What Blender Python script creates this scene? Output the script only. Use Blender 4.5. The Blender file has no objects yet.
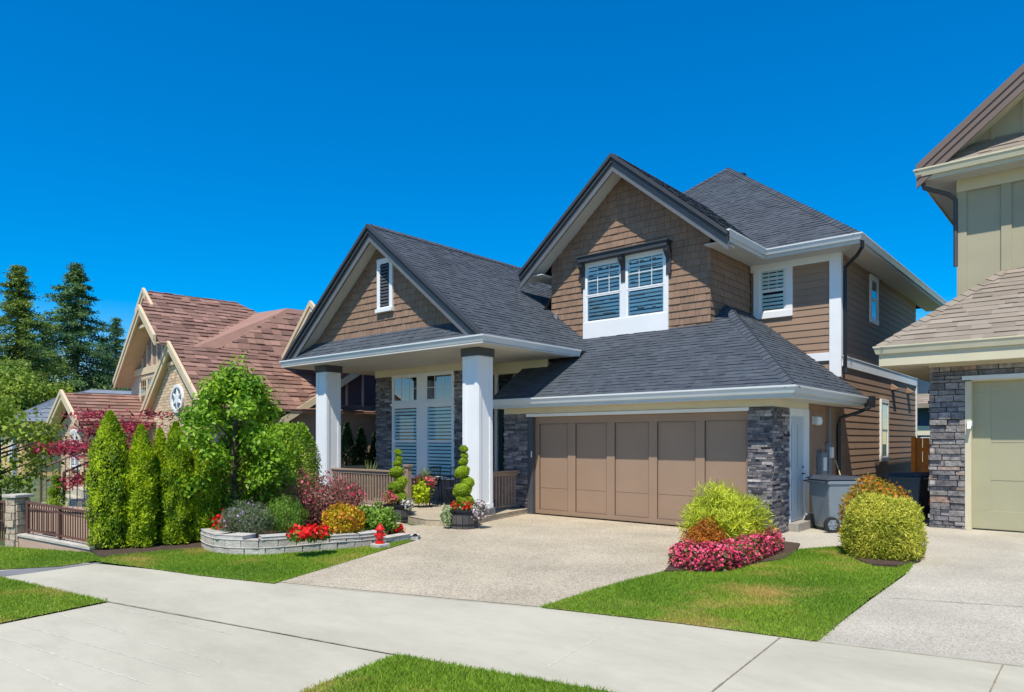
import bpy, math, random
import numpy as np
random.seed(7); RG = np.random.default_rng(7)
SC = bpy.context.scene; COL = SC.collection
CAM = (9.857, -12.243, 1.67); RV = (.7578, .6524); FW = (-.6524, .7578)

def gp(px, py, z=0.0):
    """point of the plot seen at a pixel of the site photograph, at height z"""
    x = (px-512)/700; s = (440-py)/700
    d = (RV[0]*x+FW[0], RV[1]*x+FW[1], s); t = (z-CAM[2])/d[2]
    return (CAM[0]+t*d[0], CAM[1]+t*d[1], z)
def far(px, D, z=0.0):
    x = (px-512)/700
    return (CAM[0]+D*(RV[0]*x+FW[0]), CAM[1]+D*(RV[1]*x+FW[1]), z)

# ------------------------------------------------------------------ materials
MATS = {}
def mat(name, col, rough=.7, var=0.0, noise=0.0, nscale=3.0, bump=0.0, bscale=40.0, metal=0.0, trans=0.0, hue=0.0, col2=None, spec=.5, tint=None, col3=None, detail=6):
    m = bpy.data.materials.new(name); m.use_nodes = True; nt = m.node_tree; N = nt.nodes; L = nt.links
    b = N['Principled BSDF']; b.inputs['Roughness'].default_value = rough; b.inputs['Metallic'].default_value = metal
    b.inputs['Specular IOR Level'].default_value = spec
    c = (*col, 1); out = None
    at = N.new('ShaderNodeAttribute'); at.attribute_name = 'rnd'
    def mix(f, a, bb, mode='MIX'):
        n = N.new('ShaderNodeMix'); n.data_type = 'RGBA'; n.blend_type = mode
        if isinstance(f, (int, float)): n.inputs[0].default_value = f
        else: L.new(f, n.inputs[0])
        for i, v in ((6, a), (7, bb)):
            if isinstance(v, tuple): n.inputs[i].default_value = v
            else: L.new(v, n.inputs[i])
        return n.outputs[2]
    cur = c
    if col2:
        r = N.new('ShaderNodeValToRGB'); L.new(at.outputs['Fac'], r.inputs[0])
        r.color_ramp.elements[0].color = c; r.color_ramp.elements[1].color = (*col2, 1)
        if col3:
            e = r.color_ramp.elements.new(.88); e.color = (*col2, 1); r.color_ramp.elements[2].color = (*col3, 1)
        cur = r.outputs[0]
    if var:
        mr = N.new('ShaderNodeMath'); mr.operation = 'MULTIPLY'; L.new(at.outputs['Fac'], mr.inputs[0]); mr.inputs[1].default_value = 91.7
        fr = N.new('ShaderNodeMath'); fr.operation = 'FRACT'; L.new(mr.outputs[0], fr.inputs[0])
        mp = N.new('ShaderNodeMapRange'); L.new(fr.outputs[0], mp.inputs[0]); mp.inputs[3].default_value = 1-var; mp.inputs[4].default_value = 1+var
        cb = N.new('ShaderNodeCombineColor')
        for i in range(3): L.new(mp.outputs[0], cb.inputs[i])
        cur = mix(1.0, cur, cb.outputs[0], 'MULTIPLY')
    tc = N.new('ShaderNodeTexCoord')
    if noise:
        nz = N.new('ShaderNodeTexNoise'); nz.inputs['Scale'].default_value = nscale; nz.inputs['Detail'].default_value = detail
        L.new(tc.outputs['Object'], nz.inputs[0])
        mp = N.new('ShaderNodeMapRange'); L.new(nz.outputs[0], mp.inputs[0]); mp.inputs[1].default_value = .3; mp.inputs[2].default_value = .7
        mp.inputs[3].default_value = 1-noise; mp.inputs[4].default_value = 1+noise
        cb = N.new('ShaderNodeCombineColor')
        for i in range(3): L.new(mp.outputs[0], cb.inputs[i])
        cur = mix(1.0, cur, cb.outputs[0], 'MULTIPLY')
    if tint:   # patches of a second colour: (colour, scale, threshold, softness)
        nz = N.new('ShaderNodeTexNoise'); nz.inputs['Scale'].default_value = tint[1]; nz.inputs['Detail'].default_value = 5
        L.new(tc.outputs['Object'], nz.inputs[0])
        mp = N.new('ShaderNodeMapRange'); L.new(nz.outputs[0], mp.inputs[0]); mp.inputs[1].default_value = tint[2]; mp.inputs[2].default_value = tint[2]+tint[3]
        cur = mix(mp.outputs[0], cur, (*tint[0], 1))
    if isinstance(cur, tuple): b.inputs['Base Color'].default_value = cur
    else: L.new(cur, b.inputs['Base Color'])
    if bump:
        nz = N.new('ShaderNodeTexNoise'); nz.inputs['Scale'].default_value = bscale; nz.inputs['Detail'].default_value = 4
        L.new(tc.outputs['Object'], nz.inputs[0])
        bp = N.new('ShaderNodeBump'); bp.inputs['Strength'].default_value = bump; bp.inputs['Distance'].default_value = .02
        L.new(nz.outputs[0], bp.inputs['Height']); L.new(bp.outputs[0], b.inputs['Normal'])
    if trans:
        tr = N.new('ShaderNodeBsdfTranslucent'); ms = N.new('ShaderNodeMixShader'); ms.inputs[0].default_value = trans
        if isinstance(cur, tuple): tr.inputs[0].default_value = cur
        else: L.new(cur, tr.inputs[0])
        L.new(b.outputs[0], ms.inputs[1]); L.new(tr.outputs[0], ms.inputs[2]); L.new(ms.outputs[0], N['Material Output'].inputs[0])
    MATS[name] = m; return m

def aggregate_mat(name, base, dark, light, scale=70):
    m = mat(name, base, .85); nt = m.node_tree; N = nt.nodes; L = nt.links; b = N['Principled BSDF']
    tc = N.new('ShaderNodeTexCoord'); v = N.new('ShaderNodeTexVoronoi'); v.inputs['Scale'].default_value = scale
    L.new(tc.outputs['Object'], v.inputs['Vector'])
    r = N.new('ShaderNodeValToRGB'); sx = N.new('ShaderNodeSeparateColor'); L.new(v.outputs['Color'], sx.inputs[0]); L.new(sx.outputs[0], r.inputs[0])
    e = r.color_ramp.elements; e[0].color = (*dark, 1); e[1].color = (*light, 1); k = e.new(.45); k.color = (*base, 1)
    nz = N.new('ShaderNodeTexNoise'); nz.inputs['Scale'].default_value = .9; nz.inputs['Detail'].default_value = 7; L.new(tc.outputs['Object'], nz.inputs[0])
    mp = N.new('ShaderNodeMapRange'); L.new(nz.outputs[0], mp.inputs[0]); mp.inputs[1].default_value = .3; mp.inputs[2].default_value = .7; mp.inputs[3].default_value = .84; mp.inputs[4].default_value = 1.12
    cb = N.new('ShaderNodeCombineColor')
    for i in range(3): L.new(mp.outputs[0], cb.inputs[i])
    mx = N.new('ShaderNodeMix'); mx.data_type = 'RGBA'; mx.blend_type = 'MULTIPLY'; mx.inputs[0].default_value = 1
    L.new(r.outputs[0], mx.inputs[6]); L.new(cb.outputs[0], mx.inputs[7]); L.new(mx.outputs[2], b.inputs['Base Color'])
    bp = N.new('ShaderNodeBump'); bp.inputs['Strength'].default_value = .5; bp.inputs['Distance'].default_value = .006
    L.new(v.outputs['Distance'], bp.inputs['Height']); L.new(bp.outputs[0], b.inputs['Normal']); return m

def glass_mat(name, tint, refl=.25):
    m = bpy.data.materials.new(name); m.use_nodes = True; nt = m.node_tree; N = nt.nodes; L = nt.links
    N.remove(N['Principled BSDF'])
    t = N.new('ShaderNodeBsdfTransparent'); t.inputs[0].default_value = (*tint, 1)
    g = N.new('ShaderNodeBsdfGlossy'); g.inputs['Roughness'].default_value = .02; g.inputs[0].default_value = (.9, .95, 1, 1)
    f = N.new('ShaderNodeFresnel'); f.inputs[0].default_value = 1.35
    ad = N.new('ShaderNodeMath'); ad.operation = 'MULTIPLY_ADD'; ad.inputs[1].default_value = 1.0; ad.inputs[2].default_value = refl; L.new(f.outputs[0], ad.inputs[0])
    ms = N.new('ShaderNodeMixShader'); L.new(ad.outputs[0], ms.inputs[0]); L.new(t.outputs[0], ms.inputs[1]); L.new(g.outputs[0], ms.inputs[2])
    L.new(ms.outputs[0], N['Material Output'].inputs[0]); return m

shingle = mat('charcoal_shingle', (.050, .062, .080), .9, var=.07, noise=.10, nscale=1.2, bump=.5, bscale=160, col2=(.072, .087, .107))
redtile = mat('red_brown_tile', (.185, .098, .072), .85, var=.22, noise=.08, nscale=2, bump=.25, bscale=60, col2=(.31, .175, .13))
tanshin = mat('tan_shingle', (.25, .205, .16), .9, var=.12, noise=.1, nscale=1.5, bump=.4, bscale=150, col2=(.31, .26, .21))
lapside = mat('brown_lap_siding', (.315, .205, .138), .75, var=.05, noise=.05, nscale=2, bump=.12, bscale=60)
shake = mat('brown_shake', (.265, .165, .108), .8, var=.10, noise=.08, nscale=3, bump=.25, bscale=60)
white = mat('white_paint', (.82, .83, .83), .5, noise=.03, nscale=2, bump=.05, bscale=30)
cream = mat('cream_paint', (.72, .66, .50), .6, noise=.04, nscale=2)
beige = mat('beige_trim', (.68, .54, .35), .6, noise=.06, nscale=3)
soffm = mat('soffit_vinyl', (.62, .61, .57), .6, noise=.04, nscale=2)
rakem = mat('charcoal_trim', (.045, .048, .054), .6, noise=.08, nscale=4)
fasm = mat('grey_fascia', (.13, .135, .142), .6, noise=.08, nscale=4)
gutm = mat('gutter_metal', (.66, .69, .70), .35, noise=.04, nscale=2)
blackm = mat('black_metal', (.012, .013, .016), .4)
darkgrey = mat('dark_grey_paint', (.07, .075, .085), .6, noise=.1)
garm = mat('taupe_garage_door', (.32, .215, .145), .5, noise=.04, nscale=2)
stonem = mat('ledge_stone', (.085, .082, .095), .85, var=.35, noise=.35, nscale=12, bump=.9, bscale=30, col2=(.27, .24, .235), col3=(.46, .40, .38))
stoner = mat('cut_stone', (.15, .145, .155), .85, var=.3, noise=.4, nscale=9, bump=1.4, bscale=18, col2=(.30, .275, .262), col3=(.38, .25, .19))
mortar = mat('mortar', (.09, .085, .085), .95, noise=.2, nscale=10)
railm = mat('taupe_rail', (.33, .235, .17), .65, noise=.08, nscale=6)
khaki = mat('khaki_siding', (.40, .365, .245), .7, noise=.05, nscale=2)
khakid = mat('khaki_door', (.39, .37, .235), .5, noise=.04, nscale=2)
khakit = mat('khaki_trim', (.62, .56, .39), .6, noise=.04)
brake = mat('brown_rake_trim', (.17, .12, .10), .6, noise=.06)
brick = mat('tan_brick', (.60, .41, .25), .9, var=.16, noise=.12, nscale=5, bump=.4, bscale=50, col2=(.74, .56, .36))
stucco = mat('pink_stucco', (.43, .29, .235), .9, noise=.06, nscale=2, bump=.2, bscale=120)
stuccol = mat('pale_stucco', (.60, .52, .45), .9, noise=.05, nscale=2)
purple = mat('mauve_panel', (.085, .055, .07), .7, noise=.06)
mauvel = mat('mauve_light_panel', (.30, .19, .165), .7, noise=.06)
yellow = mat('yellow_stucco', (.70, .48, .20), .85, noise=.06)
blueroof = mat('blue_grey_roofing', (.20, .23, .27), .8, noise=.1)
def concrete_mat(name, base, stain):
    m = mat(name, base, .88); nt = m.node_tree; N = nt.nodes; L = nt.links; b = N['Principled BSDF']; tc = N.new('ShaderNodeTexCoord'); cur = (*base, 1)
    for sc_, lo, hi, amt, col in ((.45, .42, .68, .75, stain), (2.6, .45, .75, .45, tuple(c*.78 for c in base)), (9, .52, .78, .35, tuple(c*1.10 for c in base)), (45, .55, .75, .35, tuple(c*.84 for c in base)), (1.3, .62, .70, .25, tuple(c*.72 for c in base))):
        mp_ = N.new('ShaderNodeMapping'); mp_.inputs['Rotation'].default_value = (0, 0, .3); mp_.inputs['Scale'].default_value = (1, 2.2, 1) if sc_ < 20 else (1, 1, 1); L.new(tc.outputs['Object'], mp_.inputs[0])
        nz = N.new('ShaderNodeTexNoise'); nz.inputs['Scale'].default_value = sc_; nz.inputs['Detail'].default_value = 7; nz.inputs['Roughness'].default_value = .62; L.new(mp_.outputs[0], nz.inputs[0])
        mr = N.new('ShaderNodeMapRange'); L.new(nz.outputs[0], mr.inputs[0]); mr.inputs[1].default_value = lo; mr.inputs[2].default_value = hi; mr.inputs[4].default_value = amt
        mx = N.new('ShaderNodeMix'); mx.data_type = 'RGBA'; L.new(mr.outputs[0], mx.inputs[0]); mx.inputs[7].default_value = (*col, 1)
        if isinstance(cur, tuple): mx.inputs[6].default_value = cur
        else: L.new(cur, mx.inputs[6])
        cur = mx.outputs[2]
    L.new(cur, b.inputs['Base Color']); nz = N.new('ShaderNodeTexNoise'); nz.inputs['Scale'].default_value = 140; L.new(tc.outputs['Object'], nz.inputs[0])
    bp = N.new('ShaderNodeBump'); bp.inputs['Strength'].default_value = .4; bp.inputs['Distance'].default_value = .006; L.new(nz.outputs[0], bp.inputs['Height']); L.new(bp.outputs[0], b.inputs['Normal']); return m
concrete = concrete_mat('sidewalk_concrete', (.51, .478, .375), (.385, .35, .265))
joint = mat('joint_dirt', (.28, .235, .175), .95, noise=.3, nscale=20)
score = mat('score_line', (.60, .57, .49), .9, noise=.25, nscale=15)
asphalt = mat('grey_path', (.20, .20, .205), .9, noise=.1, nscale=3, bump=.3, bscale=150)
soil = mat('bark_mulch', (.075, .045, .03), .95, noise=.4, nscale=25, bump=1, bscale=60)
groundm = mat('yard_ground', (.10, .13, .045), .95, noise=.3, nscale=.5)
turf = mat('turf_soil', (.14, .17, .03), .95, noise=.3, nscale=6, tint=((.34, .25, .09), .8, .50, .16))
grass = mat('grass_blade', (.10, .25, .014), .6, var=.35, trans=.3, col2=(.33, .47, .035), tint=((.58, .42, .12), .8, .55, .18), spec=.3)
aggr = aggregate_mat('exposed_aggregate', (.445, .38, .275), (.29, .24, .17), (.55, .485, .37), 62)
aggr2 = aggregate_mat('exposed_aggregate_light', (.475, .43, .345), (.32, .285, .225), (.55, .51, .425), 85)
block = mat('retaining_block', (.50, .46, .40), .9, var=.12, noise=.15, nscale=7, bump=.6, bscale=40)
glass = glass_mat('window_glass', (.86, .98, .98), .02)
glassd = glass_mat('dark_glass', (.3, .4, .42), .20)
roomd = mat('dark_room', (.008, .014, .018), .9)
louver = mat('shutter_white', (.88, .90, .87), .5)
doorm = mat('pale_door', (.55, .63, .66), .4)
greendoor = mat('dark_green_door', (.02, .05, .045), .4)
binm = mat('grey_plastic', (.20, .24, .27), .45, noise=.06)
binlid = mat('dark_plastic', (.05, .06, .075), .4)
binblue = mat('blue_plastic', (.03, .07, .11), .45)
rubber = mat('rubber', (.02, .02, .02), .8)
barrel = mat('barrel_wood', (.075, .07, .068), .8, var=.2, noise=.2, nscale=12)
cedar = mat('orange_cedar', (.85, .30, .04), .7, var=.15, noise=.15, nscale=8)
ironm = mat('brown_iron', (.13, .06, .045), .6, noise=.1)
boardp = mat('pinkish_board', (.52, .36, .27), .8, noise=.1)
rockm = mat('grey_rock', (.16, .165, .17), .9, noise=.3, nscale=9, bump=.8, bscale=18)
bark = mat('tree_bark', (.11, .085, .065), .95, noise=.3, nscale=12, bump=1, bscale=40)
# foliage
def leafm(name, a, b, c=None, tr=.35): return mat(name, a, .5, var=.25, trans=tr, col2=b, col3=c, spec=.35)
l_cedar = leafm('cedar_green', (.075, .20, .006), (.56, .70, .015))
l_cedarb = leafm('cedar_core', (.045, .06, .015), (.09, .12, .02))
l_tree = leafm('tree_green', (.07, .22, .008), (.34, .54, .03), (.60, .62, .06))
l_hedge = leafm('hedge_green', (.09, .24, .008), (.38, .56, .03))
l_fir = leafm('fir_green', (.025, .085, .03), (.15, .27, .07), tr=.2)
l_fir2 = leafm('fir_green_warm', (.05, .12, .02), (.24, .33, .04), tr=.2)
l_broad = leafm('broadleaf_green', (.10, .20, .015), (.38, .48, .05), (.55, .42, .10))
l_maple = leafm('maple_red', (.22, .012, .03), (.58, .08, .13))
l_topi = leafm('topiary_green', (.12, .25, .012), (.48, .62, .03))
l_spruce = leafm('dark_spruce', (.02, .06, .02), (.06, .13, .03))
l_jun = leafm('juniper_yellow', (.30, .38, .02), (.74, .78, .06))
l_oran = leafm('barberry_orange', (.30, .09, .01), (.72, .26, .02))
l_bush = leafm('variegated_yellow', (.30, .36, .02), (.86, .80, .12))
l_lav = leafm('lavender_green', (.10, .16, .07), (.26, .30, .17))
l_barb = leafm('burgundy_leaf', (.13, .045, .035), (.42, .19, .14), (.48, .30, .14))
l_gold = leafm('golden_leaf', (.40, .34, .01), (.85, .55, .02))
l_green = leafm('fresh_green', (.08, .20, .015), (.26, .42, .05))
l_chart = leafm('chartreuse_leaf', (.38, .50, .01), (.70, .80, .04))
l_vari = leafm('variegated_leaf', (.16, .26, .07), (.55, .62, .36))
l_grassy = leafm('spiky_leaf', (.14, .24, .04), (.38, .46, .14))
f_pink = leafm('pink_petal', (.70, .02, .10), (.95, .16, .28), (.98, .62, .66), tr=.2)
f_red = leafm('red_petal', (.62, .004, .008), (.92, .02, .015), tr=.2)
f_purple = leafm('purple_petal', (.28, .16, .40), (.45, .30, .55), tr=.2)
f_white = leafm('pale_petal', (.62, .5, .55), (.80, .72, .75), tr=.2)

# ------------------------------------------------------------------ objects
def tag(o, label, cat, group=None, kind=None):
    if label: o['label'] = label
    if cat: o['category'] = cat
    if group: o['group'] = group
    if kind: o['kind'] = kind
    return o
def thing(name, label, cat, loc, group=None):
    o = bpy.data.objects.new(name, None); COL.objects.link(o); o.location = loc; o.empty_display_size = .3
    o['org'] = list(loc); tag(o, label, cat, group); return o
def org(o): return tuple(o['org']) if o is not None and 'org' in o else (0, 0, 0)
def ident(p): return p
class MB:
    def __init__(s, T=ident): s.v = []; s.f = []; s.r = []; s.T = T
    def add(s, vs, fs, r=None):
        n = len(s.v); s.v += [s.T(tuple(p)) for p in vs]
        for f in fs: s.f.append(tuple(i+n for i in f)); s.r.append(random.random() if r is None else r)
        return s
    def box(s, x0, x1, y0, y1, z0, z1, r=None):
        if x0 > x1: x0, x1 = x1, x0
        if y0 > y1: y0, y1 = y1, y0
        if z0 > z1: z0, z1 = z1, z0
        return s.add([(x, y, z) for z in (z0, z1) for x, y in ((x0, y0), (x1, y0), (x1, y1), (x0, y1))],
              [(3, 2, 1, 0), (4, 5, 6, 7), (0, 1, 5, 4), (1, 2, 6, 5), (2, 3, 7, 6), (3, 0, 4, 7)], r if r is not None else random.random())
    def prism(s, poly, vec, r=None):
        n = len(poly); a = [tuple(p) for p in poly]; b = [tuple(p[i]+vec[i] for i in range(3)) for p in poly]
        nr = [0, 0, 0]
        for i in range(n):
            p, q = a[i], a[(i+1) % n]
            nr[0] += (p[1]-q[1])*(p[2]+q[2]); nr[1] += (p[2]-q[2])*(p[0]+q[0]); nr[2] += (p[0]-q[0])*(p[1]+q[1])
        if sum(nr[i]*vec[i] for i in range(3)) > 0: a, b = a[::-1], b[::-1]
        return s.add(a+b, [tuple(range(n)), tuple(range(2*n-1, n-1, -1))]+[(i, n+i, n+(i+1) % n, (i+1) % n)[::-1] for i in range(n)], r if r is not None else random.random())
    def poly(s, pts, r=None): return s.add(pts, [tuple(range(len(pts)))], r)
    def tube(s, pts, rad, n=8, r=None, cap=True):
        if not isinstance(rad, (list, tuple)): rad = [rad]*len(pts)
        P = [np.array(p, float) for p in pts]; vs = []; prev = None
        for i, p in enumerate(P):
            d = (P[min(i+1, len(P)-1)]-P[max(i-1, 0)]); d /= (np.linalg.norm(d)+1e-9)
            if prev is None:
                h = np.array((0, 0, 1.)) if abs(d[2]) < .9 else np.array((1., 0, 0)); u = np.cross(d, h)
            else: u = prev-d*np.dot(prev, d)
            u /= np.linalg.norm(u)+1e-9; prev = u; w = np.cross(d, u)
            for k in range(n):
                t = 2*math.pi*k/n; vs.append(tuple(p+rad[i]*(math.cos(t)*u+math.sin(t)*w)))
        fs = [(i*n+k, i*n+(k+1) % n, (i+1)*n+(k+1) % n, (i+1)*n+k) for i in range(len(P)-1) for k in range(n)]
        if cap: fs += [tuple(range(n))[::-1], tuple((len(P)-1)*n+k for k in range(n))]
        return s.add(vs, fs, r if r is not None else random.random())
    def lathe(s, c, prof, n=16, r=None):
        vs = [(c[0]+rr*math.cos(2*math.pi*k/n), c[1]+rr*math.sin(2*math.pi*k/n), c[2]+z) for rr, z in prof for k in range(n)]
        m = len(prof)
        fs = [(i*n+k, i*n+(k+1) % n, (i+1)*n+(k+1) % n, (i+1)*n+k) for i in range(m-1) for k in range(n)]
        fs += [tuple(range(n))[::-1], tuple((m-1)*n+k for k in range(n))]
        return s.add(vs, fs, r)
    def build(s, name, m, parent=None, bevel=0, smooth=False):
        o0 = org(parent); me = bpy.data.meshes.new(name)
        me.from_pydata([(p[0]-o0[0], p[1]-o0[1], p[2]-o0[2]) for p in s.v], [], s.f)
        at = me.attributes.new('rnd', 'FLOAT', 'FACE'); at.data.foreach_set('value', s.r)
        me.materials.append(m)
        if smooth: me.polygons.foreach_set('use_smooth', [True]*len(me.polygons))
        o = bpy.data.objects.new(name, me); COL.objects.link(o)
        if parent is not None: o.parent = parent; o['org'] = list(o0)
        if bevel:
            b = o.modifiers.new('bevel', 'BEVEL'); b.width = bevel; b.segments = 2; b.limit_method = 'ANGLE'
        return o

def clip(poly, ax, lo, hi):
    for val, sg in ((lo, 1), (hi, -1)):
        out = []; n = len(poly)
        for i in range(n):
            a, b = poly[i], poly[(i+1) % n]; da, db = sg*(a[ax]-val), sg*(b[ax]-val)
            if da >= 0: out.append(a)
            if (da > 0) != (db > 0) and abs(da-db) > 1e-12:
                t = da/(da-db); out.append((a[0]+t*(b[0]-a[0]), a[1]+t*(b[1]-a[1])))
        poly = out
        if len(poly) < 3: return []
    ar = sum(poly[i][0]*poly[(i+1) % len(poly)][1]-poly[(i+1) % len(poly)][0]*poly[i][1] for i in range(len(poly)))
    return poly if abs(ar) > 1e-6 else []

def coursed(mb, poly, out, exp=.14, tab=None, th=.012, tabj=.3, jit=0.0, v0=None, expj=0, flat=False, gap=0.0):
    """cover a planar convex polygon with overlapping courses (shingles, lap boards, shakes, stones)"""
    P = [np.array(p, float) for p in poly]; n = np.zeros(3)
    for i in range(len(P)): n += np.cross(P[i]-P[0], P[(i+1) % len(P)]-P[0])
    n /= np.linalg.norm(n)
    if np.dot(n, out) < 0: n = -n
    u = np.cross((0, 0, 1.), n); u /= np.linalg.norm(u); v = np.cross(n, u); o = P[0]
    q = [(float(np.dot(p-o, u)), float(np.dot(p-o, v))) for p in P]
    if sum(q[i][0]*q[(i+1) % len(q)][1]-q[(i+1) % len(q)][0]*q[i][1] for i in range(len(q))) < 0: q = q[::-1]
    us = [p[0] for p in q]; vs = [p[1] for p in q]; y = min(vs) if v0 is None else v0; k = 0
    def to3(a, b, h): return tuple(o+u*a+v*b+n*h)
    while y < max(vs)-1e-4:
        e = exp*(1+random.uniform(-expj, expj)); st = clip(q, 1, y, y+e-(gap if flat else 0))
        if st:
            cells = [st]
            if tab:
                cells = []; x = min(p[0] for p in st)-random.uniform(0, tab)
                x1 = max(p[0] for p in st)
                while x < x1:
                    w = tab*(1+random.uniform(-tabj, tabj)); c = clip(st, 0, x, x+w-gap); x += w
                    if c: cells.append(c)
            for c in cells:
                r = random.random(); t = th*(1+random.uniform(-jit, jit)); m = len(c)
                ht = [(t if flat else t*(1-.88*(p[1]-y)/e)) for p in c]
                top = [to3(p[0], p[1], h) for p, h in zip(c, ht)]; base = [to3(p[0], p[1], 0) for p in c]
                fs = [tuple(range(m))]
                for i in range(m):
                    j = (i+1) % m
                    lowedge = abs(c[i][1]-y) < 1e-5 and abs(c[j][1]-y) < 1e-5
                    if flat or lowedge or (tab and abs(c[i][0]-c[j][0]) < 1e-5 and jit): fs.append((i, m+i, m+j, j))
                mb.add(top+base, fs, r)
        y += e; k += 1
    return mb

def npmesh(name, V, F, R, m, parent=None, smooth=False):
    o0 = np.array(org(parent)); me = bpy.data.meshes.new(name); k = F.shape[1]
    me.vertices.add(len(V)); me.vertices.foreach_set('co', (V-o0).astype(np.float32).ravel())
    me.loops.add(F.size); me.loops.foreach_set('vertex_index', F.astype(np.int32).ravel())
    me.polygons.add(len(F)); me.polygons.foreach_set('loop_start', np.arange(0, F.size, k, dtype=np.int32))
    me.update(calc_edges=True)
    at = me.attributes.new('rnd', 'FLOAT', 'FACE'); at.data.foreach_set('value', R.astype(np.float32))
    me.materials.append(m); o = bpy.data.objects.new(name, me); COL.objects.link(o)
    if parent is not None: o.parent = parent; o['org'] = list(o0)
    return o
def unit(a): return a/(np.linalg.norm(a, axis=1, keepdims=True)+1e-9)
def clump_noise(P, s=4.0):
    """smooth pseudo-random value 0..1 per point, for leaf colour clumps"""
    q = P*s; return .5+.25*(np.sin(q[:, 0]*1.3+2*np.sin(q[:, 1]*.9+1))+np.sin(q[:, 2]*1.7+q[:, 1]*1.1+np.sin(q[:, 0]*2.1)))
def leaves(name, P, Nrm, size, m, parent=None, asp=.5, up=None, upw=0.0, spread=.8, cl=4.0, dirw=None, droop=.0):
    """a leaf-sized folded diamond at each point; Nrm = outward direction"""
    n = len(P); P = np.asarray(P, float)
    nr = unit(unit(Nrm)+spread*RG.normal(size=(n, 3)))
    d = RG.normal(size=(n, 3))*.8
    if dirw is not None: d = d+dirw
    if upw: d = d+np.array((0, 0, upw))
    d = unit(d-nr*np.sum(d*nr, 1, keepdims=True)); w = np.cross(nr, d)
    s = (size*RG.uniform(.65, 1.35, n))[:, None] if np.isscalar(size) else size[:, None]
    V = np.stack([P, P+d*s*.5+w*s*asp*.5-nr*s*.08, P+d*s-nr*s*droop, P+d*s*.5-w*s*asp*.5-nr*s*.08], 1).reshape(-1, 3)
    F = np.arange(4*n).reshape(-1, 4)
    r = np.clip(clump_noise(P, cl)*.62+.38*RG.random(n), 0, 1)
    return npmesh(name, V, F, r, m, parent)
def ball_points(n, c, rx, ry, rz, shell=.55, lump=.18, ls=3.0, zmin=None, seed=0):
    """points in the outer part of an uneven ellipsoid"""
    d = unit(RG.normal(size=(n, 3))); 
    f = 1+lump*(np.sin(d[:, 0]*ls*2+seed)+np.sin(d[:, 1]*ls*2.3+1.7*seed)*np.sin(d[:, 2]*ls*1.9+seed))
    rr = (shell+(1-shell)*RG.random(n)**.6)*f
    P = np.array(c)+d*rr[:, None]*np.array((rx, ry, rz))
    if zmin is not None:
        k = P[:, 2] > zmin; P, d = P[k], d[k]
    return P, unit(d/np.array((rx, ry, rz)))

# ------------------------------------------------------------------ reusable building pieces
def gutter(mb, p0, p1, outd, m0=0, m1=0, h=.13, w=.09):
    prof = [(0, 0), (0, -.03), (-.012, -.035), (-.045, -h), (-w, -h), (-w, -.004), (-.03, -.004)]
    t = np.array(p1, float)-np.array(p0, float); t /= np.linalg.norm(t); o = np.array(outd, float)
    a = [tuple(np.array(p0)+o*x+np.array((0, 0, z))-t*x*m0) for x, z in prof]
    b = [tuple(np.array(p1)+o*x+np.array((0, 0, z))+t*x*m1) for x, z in prof]
    n = len(prof); mb.add(a+b, [tuple(range(n)), tuple(range(2*n-1, n-1, -1))]+[(i, n+i, n+(i+1) % n, (i+1) % n) for i in range(n)])
def rake_boards(mb, lo, ap, y, outs=1, bands=((0, .09, .10), (.105, .195, .06)), th=.03, zmin=-9):
    """stepped barge boards in the plane y, from the low end (x, z) up to the apex (x, z)"""
    for a, b, pr in bands:
        q = clip([(lo[0], lo[1]-a), (ap[0], ap[1]-a), (ap[0], ap[1]-b), (lo[0], lo[1]-b)], 1, zmin, 99)
        if q: mb.prism([(p[0], y, p[1]) for p in q], (0, -(th+pr), 0))
def frame_of(origin, u, n):
    """local frame on a wall: (along wall, up, out)"""
    def T(p): return (origin[0]+u[0]*p[0]+n[0]*p[1], origin[1]+u[1]*p[0]+n[1]*p[1], origin[2]+p[2])
    return T
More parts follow.
